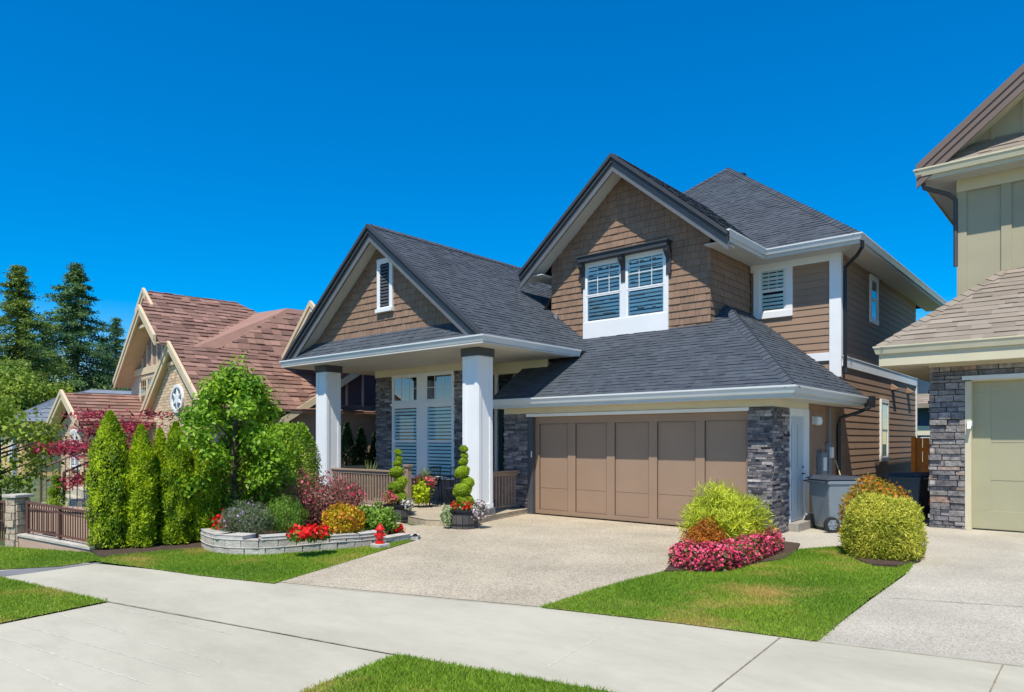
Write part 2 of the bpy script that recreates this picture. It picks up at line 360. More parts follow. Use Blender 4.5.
def window(parent, T, w, h, casing=.10, units=1, mullion=.10, rail=.5, shutters=True, muntin=None, sill=.0, cas_m=None, name='window', upper_muntins=False, bottom=0):
    """window in wall frame T: x along, y outward (positive = out), z up, origin at lower left of the casing"""
    m = cas_m or white
    f = MB(T)
    f.box(0, casing, .0, .05, casing+bottom, h-casing).box(w-casing, w, .0, .05, casing+bottom, h-casing).box(0, w, .0, .055, h-casing, h)
    f.box(-.02 if sill else 0, w+.02 if sill else w, .0, .06+sill, 0, casing+bottom)
    uw = (w-2*casing-mullion*(units-1))/units; z0, z1 = casing+bottom, h-casing
    for k in range(1, units):
        x = casing+k*uw+(k-1)*mullion; f.box(x, x+mullion, 0, .048, z0, z1)
    win = f.build(name, m, parent, bevel=.004)
    sa = MB(T); gl = MB(T); bk = MB(T); lv = MB(T)
    for k in range(units):
        x0 = casing+k*(uw+mullion); x1 = x0+uw; s = .035
        zr = z0+(z1-z0)*rail if rail else None
        segs = [(z0, zr), (zr, z1)] if rail else [(z0, z1)]
        for si, (a, b) in enumerate(segs):
            dy = .006 if si == 1 or not rail else 0
            sa.box(x0, x0+s, .012, .036+dy, a+s, b-s).box(x1-s, x1, .012, .036+dy, a+s, b-s).box(x0, x1, .012, .037+dy, b-s, b).box(x0, x1, .012, .037+dy, a, a+s)
            gl.poly([(x0+s, .028+dy, a+s), (x1-s, .028+dy, a+s), (x1-s, .028+dy, b-s), (x0+s, .028+dy, b-s)])
            if muntin and (si == len(segs)-1 or muntin == 'all'):
                nx = 2 if uw > .5 else 2
                for j in range(1, nx+1): 
                    xx = x0+(x1-x0)*j/(nx+1); sa.box(xx-.008, xx+.008, .0285+dy, .034+dy, a+s, b-s)
                zz = (a+b)/2; sa.box(x0+s, x1-s, .0287+dy, .0335+dy, zz-.008, zz+.008)
            if shutters:
                sx = .03; lv.box(x0+s, x0+s+sx, .0155, .0225, a+s, b-s).box(x1-s-sx, x1-s, .0155, .0225, a+s, b-s)
                pass
                pitch = .090; z = a+s+.03
                while z < b-s-.03:
                    lv.box(x0+s, x1-s, .016, .0215, z, z+.060); z += pitch
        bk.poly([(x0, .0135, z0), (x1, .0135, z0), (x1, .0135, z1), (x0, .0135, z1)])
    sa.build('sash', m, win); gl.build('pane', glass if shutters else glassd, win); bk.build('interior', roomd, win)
    if shutters: lv.build('shutter', louver, win)
    return win
X1 = (1, 0, 0); FR = (0, -1, 0); SD = (1, 0, 0)
def front(x, y, z): return frame_of((x, y, z), X1, FR)
def side(x, y, z): return frame_of((x, y, z), (0, 1, 0), (1, 0, 0))

# ================================================================== MAIN HOUSE
H = thing('house', 'brown two-storey house with charcoal shingle roofs, white columned porch and double garage', 'house', (0, 0, 0))
S1 = .674; S2 = .82; EZ = 2.57
def gz(y): return EZ+S1*(y+.5)                     # garage front slope
def gs(x): return EZ+S2*(5.86-x)                   # garage side slope
# --- walls: structural core
w = MB()
w.box(-.88, -.2, .02, .4, 0, 2.43).box(4.89, 5.29, .12, .8, 0, 2.43)
w.box(5.1, 5.27, .8, 4.03, 0, 2.38).box(5.1, 5.295, 4.04, 11.72, 0, 5.80)             # side wall core
w.box(3.35, 5.12, 4.04, 4.3, 2.4, 5.82)
w.box(-3.65, -.9, 4.04, 4.3, 2.4, 5.82).box(-3.65, -3.45, 4.3, 11.7, 0, 5.82).box(-3.4, 5.1, 11.5, 11.7, 0, 5.82)
w.box(-.9, -.7, 1.86, 4.04, 2.2, 5.9).box(3.1, 3.30, 1.86, 4.04, 2.2, 5.9)
w.box(-.92, 3.3, 1.86, 2.0, 2.2, 5.8); w.prism([(-.9, 2.0, 5.8), (3.28, 2.0, 5.8), (3.28, 2.0, 6.05), (1.19, 2.0, 7.80), (-.9, 2.0, 6.05)], (0, -.14, 0))
w.box(-.3, 5.1, .55, .7, 0, 2.40).box(-5.58, -5.45, .26, 8, 0, 3.5).box(-5.6, -2.6, .04, .3, 0, .7)
w.prism([(-6.4, -1.86, 3.75), (.3, -1.86, 3.75), (-3.05, -1.86, 6.35)], (0, .1, 0))
w.build('wall_core', lapside, H)
w = MB(); w.box(5.12, 5.325, 1.87, 11.74, -.05, .24); w.build('foundation', mat('foundation_concrete', (.36, .35, .33), .9, noise=.1), H)
w = MB()
coursed(w, [(5.303, 1.87, .24), (5.303, 4.02, .24), (5.303, 4.02, 2.38), (5.303, 1.87, 2.38)], SD, .155, None, .022)
coursed(w, [(5.30, 4.02, .24), (5.30, 11.74, .24), (5.30, 11.74, 3.29), (5.30, 4.02, 3.29)], SD, .155, None, .014)
coursed(w, [(5.30, 4.02, 3.51), (5.30, 11.74, 3.51), (5.30, 11.74, 5.8), (5.30, 4.02, 5.8)], SD, .155, None, .014)
coursed(w, [(3.33, 4.035, 2.6), (5.1, 4.035, 2.6), (5.1, 4.035, 5.8), (3.33, 4.035, 5.8)], FR, .155, None, .018)
w.build('lap_siding', lapside, H)
w = MB()
coursed(w, [(3.30, 1.84, 3.9), (3.30, 4.03, 3.9), (3.30, 4.03, 5.8), (3.30, 1.84, 5.8)], SD, .155, .15, .022, .4, .25, gap=.006)
dw = 1.85
coursed(w, [(-.94, dw, 4.9), (-.45, dw, 4.5), (.06, dw, 4.05), (3.32, dw, 4.05), (3.32, dw, 6.10), (1.19, dw, 7.87), (-.94, dw, 6.10)], FR, .155, .15, .022, .4, .25, gap=.006)
coursed(w, [(-.94, dw, 4.6), (-.94, 4.0, 4.9), (-.94, 4.0, 5.8), (-.94, dw, 5.8)], (-1, 0, 0), .155, .15, .022, .4, .25, gap=.006)
w.build('shake_siding', shake, H)
w = MB(); pgy = -1.88
coursed(w, [(-5.85, pgy, 4.14), (-.25, pgy, 4.14), (-.6, pgy, 4.3), (-3.05, pgy, 6.25), (-5.5, pgy, 4.3)], FR, .155, .15, .022, .4, .25, gap=.006)
w.build('porch_gable_shakes', shake, H)
# --- roofs
def roof(name, polys, m, exp=.125, tab=.16, th=.011, parent=H, under=True):
    w = MB()
    for p, o in polys:
        coursed(w, p, o, exp, tab, th, .5, .6)
        w.prism(p, (0, 0, -.035))
    return w.build(name, m, parent)
vx = 4.02
r_g = roof('garage_roof', [
    ([(-.95, -.5, EZ), (5.86, -.5, EZ), (3.32, 2.59, gz(2.59)), (3.32, 1.86, gz(1.86)), (-.95, 1.86, gz(1.86))], (0, -1, 1)),
    ([(5.86, -.5, EZ), (5.86, 4.02, EZ), (3.32, 4.02, gs(3.32)), (3.32, 2.59, gz(2.59))], (1, 0, 1))], shingle)
PR = .797; PZ = 6.59; PE = 3.72
r_p = roof('porch_roof', [
    ([(-3.05, -2.2, PZ), (.55, -2.2, PE), (.55, 1.206, PE), (-.94, 2.97, 4.907), (-3.05, 4.21, PZ)], (1, 0, 1)),
    ([(-3.05, -2.2, PZ), (-6.65, -2.2, PE), (-6.65, 4.4, PE), (-3.05, 4.4, PZ)], (-1, 0, 1)),
    ([(-6.6, -2.3, PE), (.5, -2.3, PE), (-.06, -1.88, 4.16), (-6.04, -1.88, 4.16)], (0, -1, 1))], shingle)
DZ = 8.18; DS = .83
r_d = roof('dormer_roof', [
    ([(1.19, 1.38, DZ), (3.9, 1.38, 5.93), (3.9, 3.45, 5.95), (1.19, 6.17, DZ)], (1, 0, 1)),
    ([(1.19, 1.38, DZ), (-1.52, 1.38, 5.93), (-1.52, 3.45, 5.95), (1.19, 6.17, DZ)], (-1, 0, 1))], shingle)
MZ = 5.95; PK = (.82, 8.47, 10.05)
r_m = roof('main_roof', [
    ([(-4.23, 3.42, MZ), (5.87, 3.42, MZ), PK], (0, -1, 1)),
    ([(5.87, 3.42, MZ), (5.87, 13.5, MZ), (.82, 8.5, 10.05), PK], (1, 0, 1)),
    ([(-4.23, 3.42, MZ), (-4.23, 13.5, MZ), (.82, 8.5, 10.05), PK], (-1, 0, 1)),
    ([(-4.23, 13.5, MZ), (5.87, 13.5, MZ), (.82, 8.5, 10.05)], (0, 1, 1))], shingle)
# ridge and hip caps
def caps(name, a, b, m, parent, wd=.13, ln=.17, T=ident):
    a = np.array(a, float); b = np.array(b, float); d = b-a; L_ = np.linalg.norm(d); d /= L_
    h = np.cross(d, (0, 0, 1.)); h /= np.linalg.norm(h); up = np.cross(h, d); mb = MB(T); s = 0
    dr = .8 if abs(d[2]) < .1 else .56
    while s < L_-.02:
        e = min(s+ln, L_); r = random.random(); lo, hi = .036, .020
        A = [a+d*s+up*lo, a+d*s+h*wd-up*(wd*dr-lo), a+d*e+h*wd-up*(wd*dr-hi), a+d*e+up*hi, a+d*e-h*wd-up*(wd*dr-hi), a+d*s-h*wd-up*(wd*dr-lo)]
        low = [a+d*s+up*(lo-.02), a+d*s+h*wd-up*(wd*dr-lo+.02), a+d*s-h*wd-up*(wd*dr-lo+.02)]
        mb.add([tuple(x) for x in A+low], [(0, 1, 2, 3), (0, 3, 4, 5), (0, 6, 7, 1), (0, 5, 8, 6)], r); s += ln
    return mb.build(name, m, parent)
caps('hip_cap', (5.84, -.48, EZ+.01), (3.4, 2.52, gz(2.54)), shingle, r_g)
caps('hip_cap', (5.85, 3.44, MZ+.01), PK, shingle, r_m); caps('hip_cap', (-4.2, 3.45, MZ+.01), PK, shingle, r_m)
caps('ridge_cap', (-3.05, -2.2, PZ+.0), (-3.05, 4.1, PZ+.0), shingle, r_p)
caps('ridge_cap', (1.19, 1.38, DZ), (1.19, 6.1, DZ), shingle, r_d)
w = MB(); w.lathe((1.0, 9.0, 9.62), [(.11, 0), (.11, .28), (.17, .29), (.17, .34), (.05, .38)], 10); w.build('roof_vent', blackm, r_m)
w = MB(); w.box(-.2, .25, 7.3, 7.6, 9.05, 9.3); 
# valley flashing and small cricket between porch roof and dormer
def pz(x): return PE+PR*(.55-x)
w = MB(); 
w.prism([(-1.62, 3.0, pz(-1.62)+.03), (-1.50, 3.0, pz(-1.50)+.03), (-.52, 1.5, pz(-.52)+.03), (-.62, 1.5, pz(-.62)+.03)], (0, 0, .02)); w.build('valley_flashing', mat('flashing_metal', (.25, .33, .42), .3, metal=.6), r_p)
w = MB(); coursed(w, [(-1.5, 3.0, pz(-1.5)+.02), (-.55, 1.55, pz(-.55)+.02), (-.94, 1.8, pz(-.94)+.35), (-.94, 3.0, pz(-.94)+.55)], (.3, -1, 1), .14, .3, .012, .3, .2)
w.build('cricket', shingle, r_p)
# --- rake boards, gable soffits
w = MB()
BL = ((.0, .39, .012),)
rake_boards(w, (-6.62, PZ-PR*3.57), (-3.05, PZ+.01), -2.2, zmin=PE+.012); rake_boards(w, (.52, PZ-PR*3.57), (-3.05, PZ+.01), -2.2, zmin=PE+.012)
w.build('rake_board', rakem, H)
w = MB(); rake_boards(w, (-6.62, PZ-PR*3.57), (-3.05, PZ+.005), -2.2, 1, BL, zmin=PE+.012); rake_boards(w, (.52, PZ-PR*3.57), (-3.05, PZ+.005), -2.2, 1, BL, zmin=PE+.012); w.build('rake_fascia', fasm, H)
w = MB(); rake_boards(w, (-1.56, 5.9), (1.19, DZ+.01), 1.38); rake_boards(w, (3.94, 5.9), (1.19, DZ+.01), 1.38); w.build('rake_board', rakem, H)
w = MB(); rake_boards(w, (-1.56, 5.9), (1.19, DZ+.005), 1.38, 1, BL); rake_boards(w, (3.94, 5.9), (1.19, DZ+.005), 1.38, 1, BL); w.build('rake_fascia', fasm, H)
def gsoff(name, ax, az, lx, lz, y0, y1, m=soffm, dz=.30, T=ident, parent=H):
    mb = MB(T); mb.prism([(ax, y0, az-dz), (lx, y0, lz-dz), (lx, y1, lz-dz), (ax, y1, az-dz)], (0, 0, .02)); return mb.build(name, m, parent)
for sgn in (-1, 1):
    gsoff('gable_soffit', 1.19, DZ, 1.19+sgn*2.66, DZ-.83*2.66, 1.39, 1.86)
    gsoff('gable_soffit', -3.05, PZ, -3.05+sgn*3.3, PZ-PR*3.3, -2.19, -1.87)
# --- gutters and fascia
w = MB()
gutter(w, (-.98, -.55, EZ+.01), (5.91, -.55, EZ+.01), FR, 0, 1); gutter(w, (5.91, -.55, EZ+.01), (5.91, 4.1, EZ+.01), SD, 1, 0)
w.box(-.95, 5.80, -.458, -.44, 2.38, EZ-.03).box(5.80, 5.818, -.458, 4.02, 2.38, EZ-.03)
w.build('garage_gutter', gutm, H)
w = MB()
gutter(w, (-6.70, -2.35, PE+.01), (.60, -2.35, PE+.01), FR, 1, 1); gutter(w, (.60, -2.35, PE+.01), (.60, .95, PE+.01), SD, 1, 0)
gutter(w, (-6.70, 4.3, PE+.01), (-6.70, -2.35, PE+.01), (-1, 0, 0), 0, 1)
w.build('porch_gutter', gutm, H)
w = MB()
gutter(w, (3.95, 3.37, MZ+.01), (5.92, 3.37, MZ+.01), FR, -1, 1); gutter(w, (5.92, 3.37, MZ+.01), (5.92, 13.5, MZ+.01), SD, 1, 0)
gutter(w, (3.95, 1.37, MZ+.01), (3.95, 3.37, MZ+.01), SD, 0, -1)
w.box(3.86, 5.81, 3.462, 3.48, 5.76, 5.92).box(5.81, 5.828, 3.462, 13.5, 5.76, 5.92).box(3.84, 3.858, 1.45, 3.48, 5.76, 5.92)
w.build('main_gutter', gutm, H)
for q_ in ((3.3, 5.85, 3.45, 4.05), (5.29, 5.85, 4.05, 13.4), (3.3, 3.84, 1.6, 3.45), (-1.5, -.92, 1.42, 3.45)):
    MB().box(*q_, 5.775, 5.80).build('eave_soffit', soffm, H)
w = MB(); w.box(-.95, 5.83, -.47, .0, 2.385, 2.41).box(5.31, 5.83, .0, 4.02, 2.385, 2.41).build('garage_soffit', soffm, H)
w = MB(); w.box(-6.66, .55, -2.3, .75, 3.565, 3.59); w.box(-6.64, .53, -2.28, -2.26, 3.59, 3.7).box(.51, .53, -2.26, .98, 3.585, 3.7); w.build('porch_ceiling', soffm, H)
# --- garage front: frieze, jamb, door
w = MB(); w.box(-.9, 4.905, -.03, .0, 2.262, 2.385).box(4.905, 5.34, -.03, 0, 2.262, 2.385).box(5.31, 5.34, 0, 1.86, 2.262, 2.385); w.build('frieze_board', cream, H)
w = MB(); w.box(-.22, 4.92, -.055, .10, 2.19, 2.255); w.build('door_header', white, H)
MB().box(-.2, -.06, -.025, .12, 0, 2.19).build('door_jamb', darkgrey, H, bevel=.005); MB().box(4.88, 4.90, .0, .12, 0, 2.19).build('door_jamb', darkgrey, H)
w = MB(); w.box(-.06, 4.9, .115, .16, 0.01, 2.20)
gd = w.build('garage_door', garm, H)
w = MB()
xs = [(.06, .84), (1.05, 1.84), (2.04, 2.83), (3.02, 3.83), (4.02, 4.82)]
e = [-.06]+[v for p in xs for v in p]+[4.88]
for i in range(0, len(e), 2): w.box(e[i], e[i+1], .085, .114, .12, 2.03)
w.box(-.06, 4.88, .085, .114, 2.03, 2.185).box(-.06, 4.88, .085, .114, .02, .12)
w.build('door_trim', garm, gd, bevel=.004)
w = MB()
for z in (.60,): w.box(-.05, 4.87, .112, .1165, z, z+.004)
for a_, b_ in xs:
    for x in (a_, b_): w.box(x-.002, x+.004, .0835, .1165, .12, 2.03)
    for z in (.12, 2.03): w.box(a_, b_, .0835, .1165, z-.002, z+.004)
w.build('section_joint', mat('joint_gap', (.13, .085, .06), .7), gd)
w = MB()
for i in range(5): 
    for x in (xs[i][0], xs[i][1]): w.box(x-.004, x+.004, .0965, .099, 1.205, 1.225)
# --- stone pilasters
w = MB()
def ledge(w, poly, out, e=.048, tab=.24, th=.036, gap=.004): coursed(w, poly, out, e, tab, th, .6, .6, expj=.25, flat=True, gap=gap)
ledge(w, [(-.9, .0, 0), (-.2, 0, 0), (-.2, 0, 2.26), (-.9, 0, 2.26)], FR)
ledge(w, [(4.9, 0, 0), (5.33, 0, 0), (5.33, 0, 2.26), (4.9, 0, 2.26)], FR)
ledge(w, [(5.30, -.03, 0), (5.30, .80, 0), (5.30, .80, 2.26), (5.30, -.03, 2.26)], SD)
w.box(4.9, 5.30, .004, .12, 0, 2.26).box(-.9, -.2, .004, .02, 0, 2.26)
ledge(w, [(-5.62, 0, .12), (-4.92, 0, .12), (-4.92, 0, 3.38), (-5.62, 0, 3.38)], FR)
ledge(w, [(-2.54, 0, .12), (-1.96, 0, .12), (-1.96, 0, 3.38), (-2.54, 0, 3.38)], FR)
ledge(w, [(-1.98, 0, .12), (-1.98, .75, .12), (-1.98, .75, 3.38), (-1.98, 0, 3.38)], SD)
w.box(-5.62, -4.92, .004, .25, .12, 3.38).box(-2.54, -1.98, .004, .74, .12, 3.38)
w.build('stone_veneer', stonem, H)
# --- porch: frieze, big window, entry, slab, columns
w = MB(); w.box(-5.64, -1.95, -.05, .0, 3.38, 3.565).box(-1.95, -.2, .70, .75, 3.30, 3.565); w.build('frieze_board', cream, H)
bw = window(H, front(-4.92, .0, 2.63), 2.38, .77, .055, 2, .33, None, False, 'all', cas_m=white)
bw = window(H, front(-4.92, .0, .68), 2.38, 1.92, .055, 2, .33, .5, True, None, sill=.02)
w = MB(); w.box(-4.95, -2.51, -.075, .0, 2.585, 2.64).build('window_ledge', white, H)
w = MB(); w.box(-4.92, -2.54, .0, .03, .12, .68).build('window_apron', mat('grey_apron', (.15, .15, .16), .8), H)
w = MB(); w.box(-1.98, -.2, .76, .85, .12, 3.5).build('entry_wall', lapside, H)
w = MB(); w.box(-1.86, -1.78, .70, .76, .12, 3.3).box(-1.04, -.96, .70, .76, .12, 3.3).box(-1.78, -1.04, .70, .76, 2.45, 2.53).build('entry_frame', white, H)
ed = MB().box(-1.76, -1.06, .73, .758, .14, 2.45).build('entry_door', greendoor, H)
MB().box(-1.6, -1.22, .715, .73, 1.3, 2.2).build('door_pane', glassd, ed)
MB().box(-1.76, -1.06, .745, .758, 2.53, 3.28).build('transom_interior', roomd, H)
MB().poly([(-1.76, .735, 2.53), (-1.06, .735, 2.53), (-1.06, .735, 3.28), (-1.76, .735, 3.28)]).build('transom_pane', glassd, H)
slab = MB().prism([(-6.0, -2.05, -.05), (-1.85, -2.05, -.05), (-1.3, -2.75, -.05), (-.3, -3.0, -.05), (.42, -2.62, -.05), (.12, -1.6, -.05), (-.2, -.06, -.05), (-.2, .7, -.05), (-6.0, .7, -.05)], (0, 0, .17)).build('porch_slab', aggr, H, bevel=.01)
def column(x0, y0, wd=.43):
    c = MB(); c.box(x0, x0+wd, y0, y0+wd, .26, 3.40)
    for (a, b) in ((x0-.001, x0+wd+.001),):
        t = .018
        for (p, q) in ((x0, x0+.09), (x0+wd-.09, x0+wd)):
            c.box(p, q, y0-t, y0-.001, .36, 3.39)
            c.box(x0+wd+.001, x0+wd+t, y0+(p-x0), y0+(q-x0), .36, 3.39)
            c.box(x0-t, x0-.001, y0+(p-x0), y0+(q-x0), .36, 3.39)
        c.box(x0-t, x0+wd+t, y0-t-.002, y0+wd+t, .262, .36)
    o = c.build('column', white, H, bevel=.006)
    MB().box(x0-.035, x0+wd+.035, y0-.035, y0+wd+.035, 3.40, 3.564).build('capital', darkgrey, o, bevel=.006)
    MB().box(x0-.05, x0+wd+.05, y0-.05, y0+wd+.05, .11, .262).build('plinth', rockm, o, bevel=.01)
column(-.39, -1.9); column(-5.67, -1.9)
def railing(p0, p1, z0, z1, post0=False, post1=False, sp=.105):
    d = np.array(p1)-np.array(p0); L_ = np.linalg.norm(d); d /= L_
    T = frame_of((p0[0], p0[1], 0), (d[0], d[1]), (d[1], -d[0]))
    r = MB(T); r.box(0, L_, -.06, .06, z1-.04, z1).box(0, L_, -.03, .03, z1-.11, z1-.045).box(0, L_, -.03, .03, z0+.04, z0+.09)
    o = r.build('railing', railm, H, bevel=.004)
    b = MB(T); x = sp*.6
    while x < L_-.03: b.box(x-.019, x+.019, -.018, .018, z0+.09, z1-.11); x += sp
    b.build('balusters', railm, o)
    for f, x in ((post0, 0), (post1, L_)):
        if f: MB(T).box(x-.06, x+.06, -.06, .06, .11, z1+.10).box(x-.085, x+.085, -.085, .085, z1+.10, z1+.15).build('post', railm, o, bevel=.004)
railing((-5.24, -1.7), (-2.35, -1.7), .12, .96, False, True)
railing((-5.62, -.02), (-5.62, -1.5), .12, .98); railing((-.50, -1.45), (-.50, -.045), .12, .98)
# --- second storey trim
w = MB(); w.box(5.1, 5.345, 3.975, 4.03, 3.05, 5.775); w.box(5.30, 5.345, 4.032, 4.12, 3.5, 5.775); w.build('corner_board', white, H, bevel=.004)
w = MB(); w.box(4.4, 5.1, 3.985, 4.03, 3.42, 3.6); w.box(5.30, 5.34, 4.12, 11.76, 3.29, 3.51).box(5.30, 5.355, 4.12, 11.76, 3.505, 3.53); w.build('belt_board', white, H, bevel=.004)
w = MB(); w.box(3.33, 5.1, 3.985, 4.03, 5.62, 5.775).build('frieze_board', white, H)
w = MB(); w.box(5.28, 5.34, 11.68, 11.78, .24, 3.29).build('corner_board', white, H)
# --- windows
w_d = window(H, front(.05, dw, 4.12), 2.29, 1.84, .09, 2, .16, .47, True, True, bottom=.30)
w = MB(); w.box(.02, 2.40, dw-.24, dw, 5.95, 6.06).box(-.01, 2.43, dw-.27, dw, 6.06, 6.09); 
hood = w.build('window_hood', rakem, H, bevel=.005)
for x in (.0, 1.13, 2.30):
    MB().prism([(x, dw-.002, 5.35), (x, dw-.002, 5.95), (x, dw-.22, 5.95), (x, dw-.20, 5.85), (x, dw-.07, 5.72), (x, dw-.07, 5.35)], (.11, 0, 0)).build('bracket', rakem, hood, bevel=.005)
window(H, front(3.40, 4.03, 4.50), .90, 1.28, .15, 1, .1, .5, True, True)
gv = window(H, front(-3.17, pgy-.012, 4.62), .55, 1.24, .085, 1, .1, None, False, None, sill=.03, name='gable_vent')
w = MB()
for k in range(13): w.prism([(-3.06, pgy-.062, 4.76+k*.075), (-3.06, pgy-.056, 4.76+k*.075), (-3.06, pgy-.047, 4.81+k*.075), (-3.06, pgy-.053, 4.81+k*.075)], (.33, 0, 0))
w.build('vent_slat', darkgrey, gv); MB().box(-3.06, -2.73, pgy-.046, pgy-.044, 4.74, 5.74).build('vent_screen', blackm, gv)
window(H, side(5.305, 6.42, 4.55), .72, 1.18, .10, 1, .1, .5, False, None)
window(H, side(5.305, 7.42, 1.12), .78, 1.60, .10, 1, .1, .5, False, None)
# --- side door
sdr = MB().box(5.29, 5.325, .84, 1.60, .16, 2.12).build('side_door', doorm, H)
MB().box(5.33, 5.336, .93, 1.17, .35, .95).box(5.33, 5.336, 1.27, 1.51, .35, .95).box(5.33, 5.336, .93, 1.17, 1.1, 1.95).box(5.33, 5.336, 1.27, 1.51, 1.1, 1.95).build('door_panel', doorm, sdr, bevel=.003)
MB().tube([(5.32, 1.52, 1.03), (5.38, 1.52, 1.03), (5.385, 1.42, 1.03)], .012, 8).build('handle', blackm, sdr); MB().lathe((5.34, 1.52, 1.14), [(.02, 0), (.02, .03)], 8).build('lock', blackm, sdr)
MB().box(5.295, 5.35, .80, .84, .1, 2.26).box(5.295, 5.35, 1.60, 1.87, .24, 2.26).box(5.295, 5.35, .84, 1.60, 2.12, 2.26).box(5.295, 5.40, 1.60, 1.98, .0, .24).build('door_casing', white, H, bevel=.004)
MB().box(5.28, 5.50, .78, 1.66, -.02, .15).build('door_step', mat('step_concrete', (.34, .31, .27), .9, noise=.15, nscale=6), H, bevel=.01)
# --- downspouts, lamp, meters, vents
w = MB(); w.tube([(5.88, 3.55, 5.82), (5.88, 3.56, 5.70), (5.72, 3.75, 5.58), (5.40, 4.10, 5.45), (5.385, 4.14, 5.30), (5.385, 4.14, 3.25), (5.41, 4.10, 3.12)], .038, 8)
w.build('downspout', blackm, H)
w = MB(); w.tube([(5.92, 3.95, 2.45), (5.92, 3.93, 2.36), (5.75, 3.80, 2.26), (5.40, 3.70, 2.14), (5.375, 3.70, 1.98), (5.375, 3.70, .25)], .038, 8).box(5.84, 6.0, 3.9, 4.09, 2.36, 2.60)
w.build('downspout', blackm, H)
lamp = MB().box(5.32, 5.345, 2.13, 2.27, 1.98, 2.14).build('wall_lamp', white, H)
MB().lathe((5.41, 2.2, 2.0), [(.03, -.04), (.075, -.02), (.085, .05), (.07, .12), (.02, .14)], 14).build('lamp_shade', white, lamp)
mb_ = MB().box(5.32, 5.42, 2.42, 2.78, .95, 1.42).box(5.32, 5.40, 2.98, 3.15, .95, 1.62).build('meter_box', binm, H, bevel=.01)
MB().box(5.42, 5.43, 2.50, 2.70, 1.05, 1.32).build('meter_cover', white, mb_); MB().box(5.40, 5.44, 2.99, 3.14, 1.3, 1.52).build('meter_cover', white, mb_)
MB().tube([(5.38, 3.06, .95), (5.38, 3.06, .3)], .02).build('conduit', binm, mb_); MB().tube([(5.38, 2.6, .95), (5.38, 2.6, .3)], .02).build('conduit', binm, mb_); MB().tube([(5.38, 3.06, 1.62), (5.38, 3.06, 2.35)], .02).build('conduit', binm, mb_)
for y in (8.62, 10.45):
    MB().prism([(5.31, y, 3.18), (5.31, y, 3.02), (5.45, y, 3.02), (5.45, y, 3.06)], (0, .3, 0)).build('vent_hood', lapside, H)
MB().tube([(5.33, 8.2, .42), (5.42, 8.2, .42), (5.42, 8.2, .34)], .025).build('pipe_outlet', white, H)
MB().box(-.09, -.065, -.04, -.028, 1.28, 1.42).build('keypad', white, H)

# ================================================================== RIGHT HOUSE
K = thing('house', 'khaki green house with tan shingle roof and grey stone garage pier, at the right edge', 'house', (8, 3.5, 0))
w = MB()
w.box(7.22, 7.7, 3.24, 3.6, 0, 3.1).box(7.22, 12.5, 3.28, 3.6, 2.86, 3.1).box(7.22, 7.45, 3.6, 12, 0, 3.1)
w.build('wall', khaki, K)
w = MB(); coursed(w, [(7.17, 3.22, 0), (7.74, 3.22, 0), (7.74, 3.22, 3.06), (7.17, 3.22, 3.06)], FR, .10, .30, .05, .55, .6, expj=.4, flat=True, gap=.014)
coursed(w, [(7.74, 3.22, 2.84), (12.5, 3.22, 2.84), (12.5, 3.22, 3.06), (7.74, 3.22, 3.06)], FR, .13, .36, .045, .5, .4, expj=.3, flat=True, gap=.012)
coursed(w, [(7.21, 3.2, 0), (7.21, 4.4, 0), (7.21, 4.4, 3.06), (7.21, 3.2, 3.06)], (-1, 0, 0), .10, .30, .05, .55, .6, expj=.4, flat=True, gap=.014)
w.build('stone_veneer', stoner, K, bevel=.014)
MB().box(7.20, 7.74, 3.225, 3.238, 0, 3.06).build('mortar_bed', mortar, K)
MB().box(7.74, 7.84, 3.16, 3.36, 0, 2.76).box(7.84, 12.4, 3.16, 3.36, 2.76, 2.84).build('garage_frame', khakit, K, bevel=.004)
MB().box(7.70, 12.5, 3.12, 3.20, 2.785, 2.86).build('door_header', gutm, K)
gk = MB().box(7.84, 12.3, 3.36, 3.4, .01, 2.76).build('garage_door', khakid, K)
MB().box(7.84, 8.12, 3.345, 3.36, .36, 2.56).box(7.84, 12.3, 3.345, 3.36, 2.56, 2.76).box(7.84, 12.3, 3.345, 3.36, .02, .36).box(9.62, 9.95, 3.345, 3.36, .36, 2.56).build('door_trim', khakid, gk, bevel=.004)
MB().box(7.86, 12.2, 3.3575, 3.3615, .92, .927).box(7.86, 12.2, 3.3575, 3.3615, 1.62, 1.627).build('section_joint', mat('khaki_joint', (.16, .15, .10), .8), gk)
KE = 3.46
rk = roof('garage_roof', [
    ([(6.35, 2.55, KE), (13.5, 2.55, KE), (13.5, 4.42, KE+.82*1.87), (8.22, 4.42, KE+.82*1.87)], (0, -1, 1)),
    ([(6.35, 2.55, KE), (6.35, 10, KE), (7.40, 10, KE+.82*1.05), (7.40, 4.5, KE+.82*1.05), (8.22, 4.42, KE+.82*1.87)], (-1, 0, 1))], tanshin, .16, .34, .016, K)
caps('hip_cap', (6.38, 2.58, KE+.01), (8.2, 4.4, KE+.82*1.85), tanshin, rk, .14, .2)
w = MB(); gutter(w, (6.32, 2.52, KE+.01), (13.5, 2.52, KE+.01), FR, 1, 0, .15); gutter(w, (6.32, 10, KE+.01), (6.32, 2.52, KE+.01), (-1, 0, 0), 0, 1, .15)
w.box(6.412, 13.5, 2.612, 2.63, 3.09, KE-.03).box(6.412, 6.43, 2.63, 10, 3.09, KE-.03); w.build('garage_gutter', khakit, K)
MB().box(6.43, 13.5, 2.63, 3.25, 3.10, 3.12).box(6.43, 7.24, 3.25, 10, 3.10, 3.12).build('garage_soffit', khakit, K)
MB().box(7.15, 13, 3.16, 3.235, 3.06, 3.10).build('frieze_board', khakit, K)
MB().box(7.46, 13, 4.44, 9.5, 3.2, 6.95).build('upper_wall', khaki, K)
w = MB()
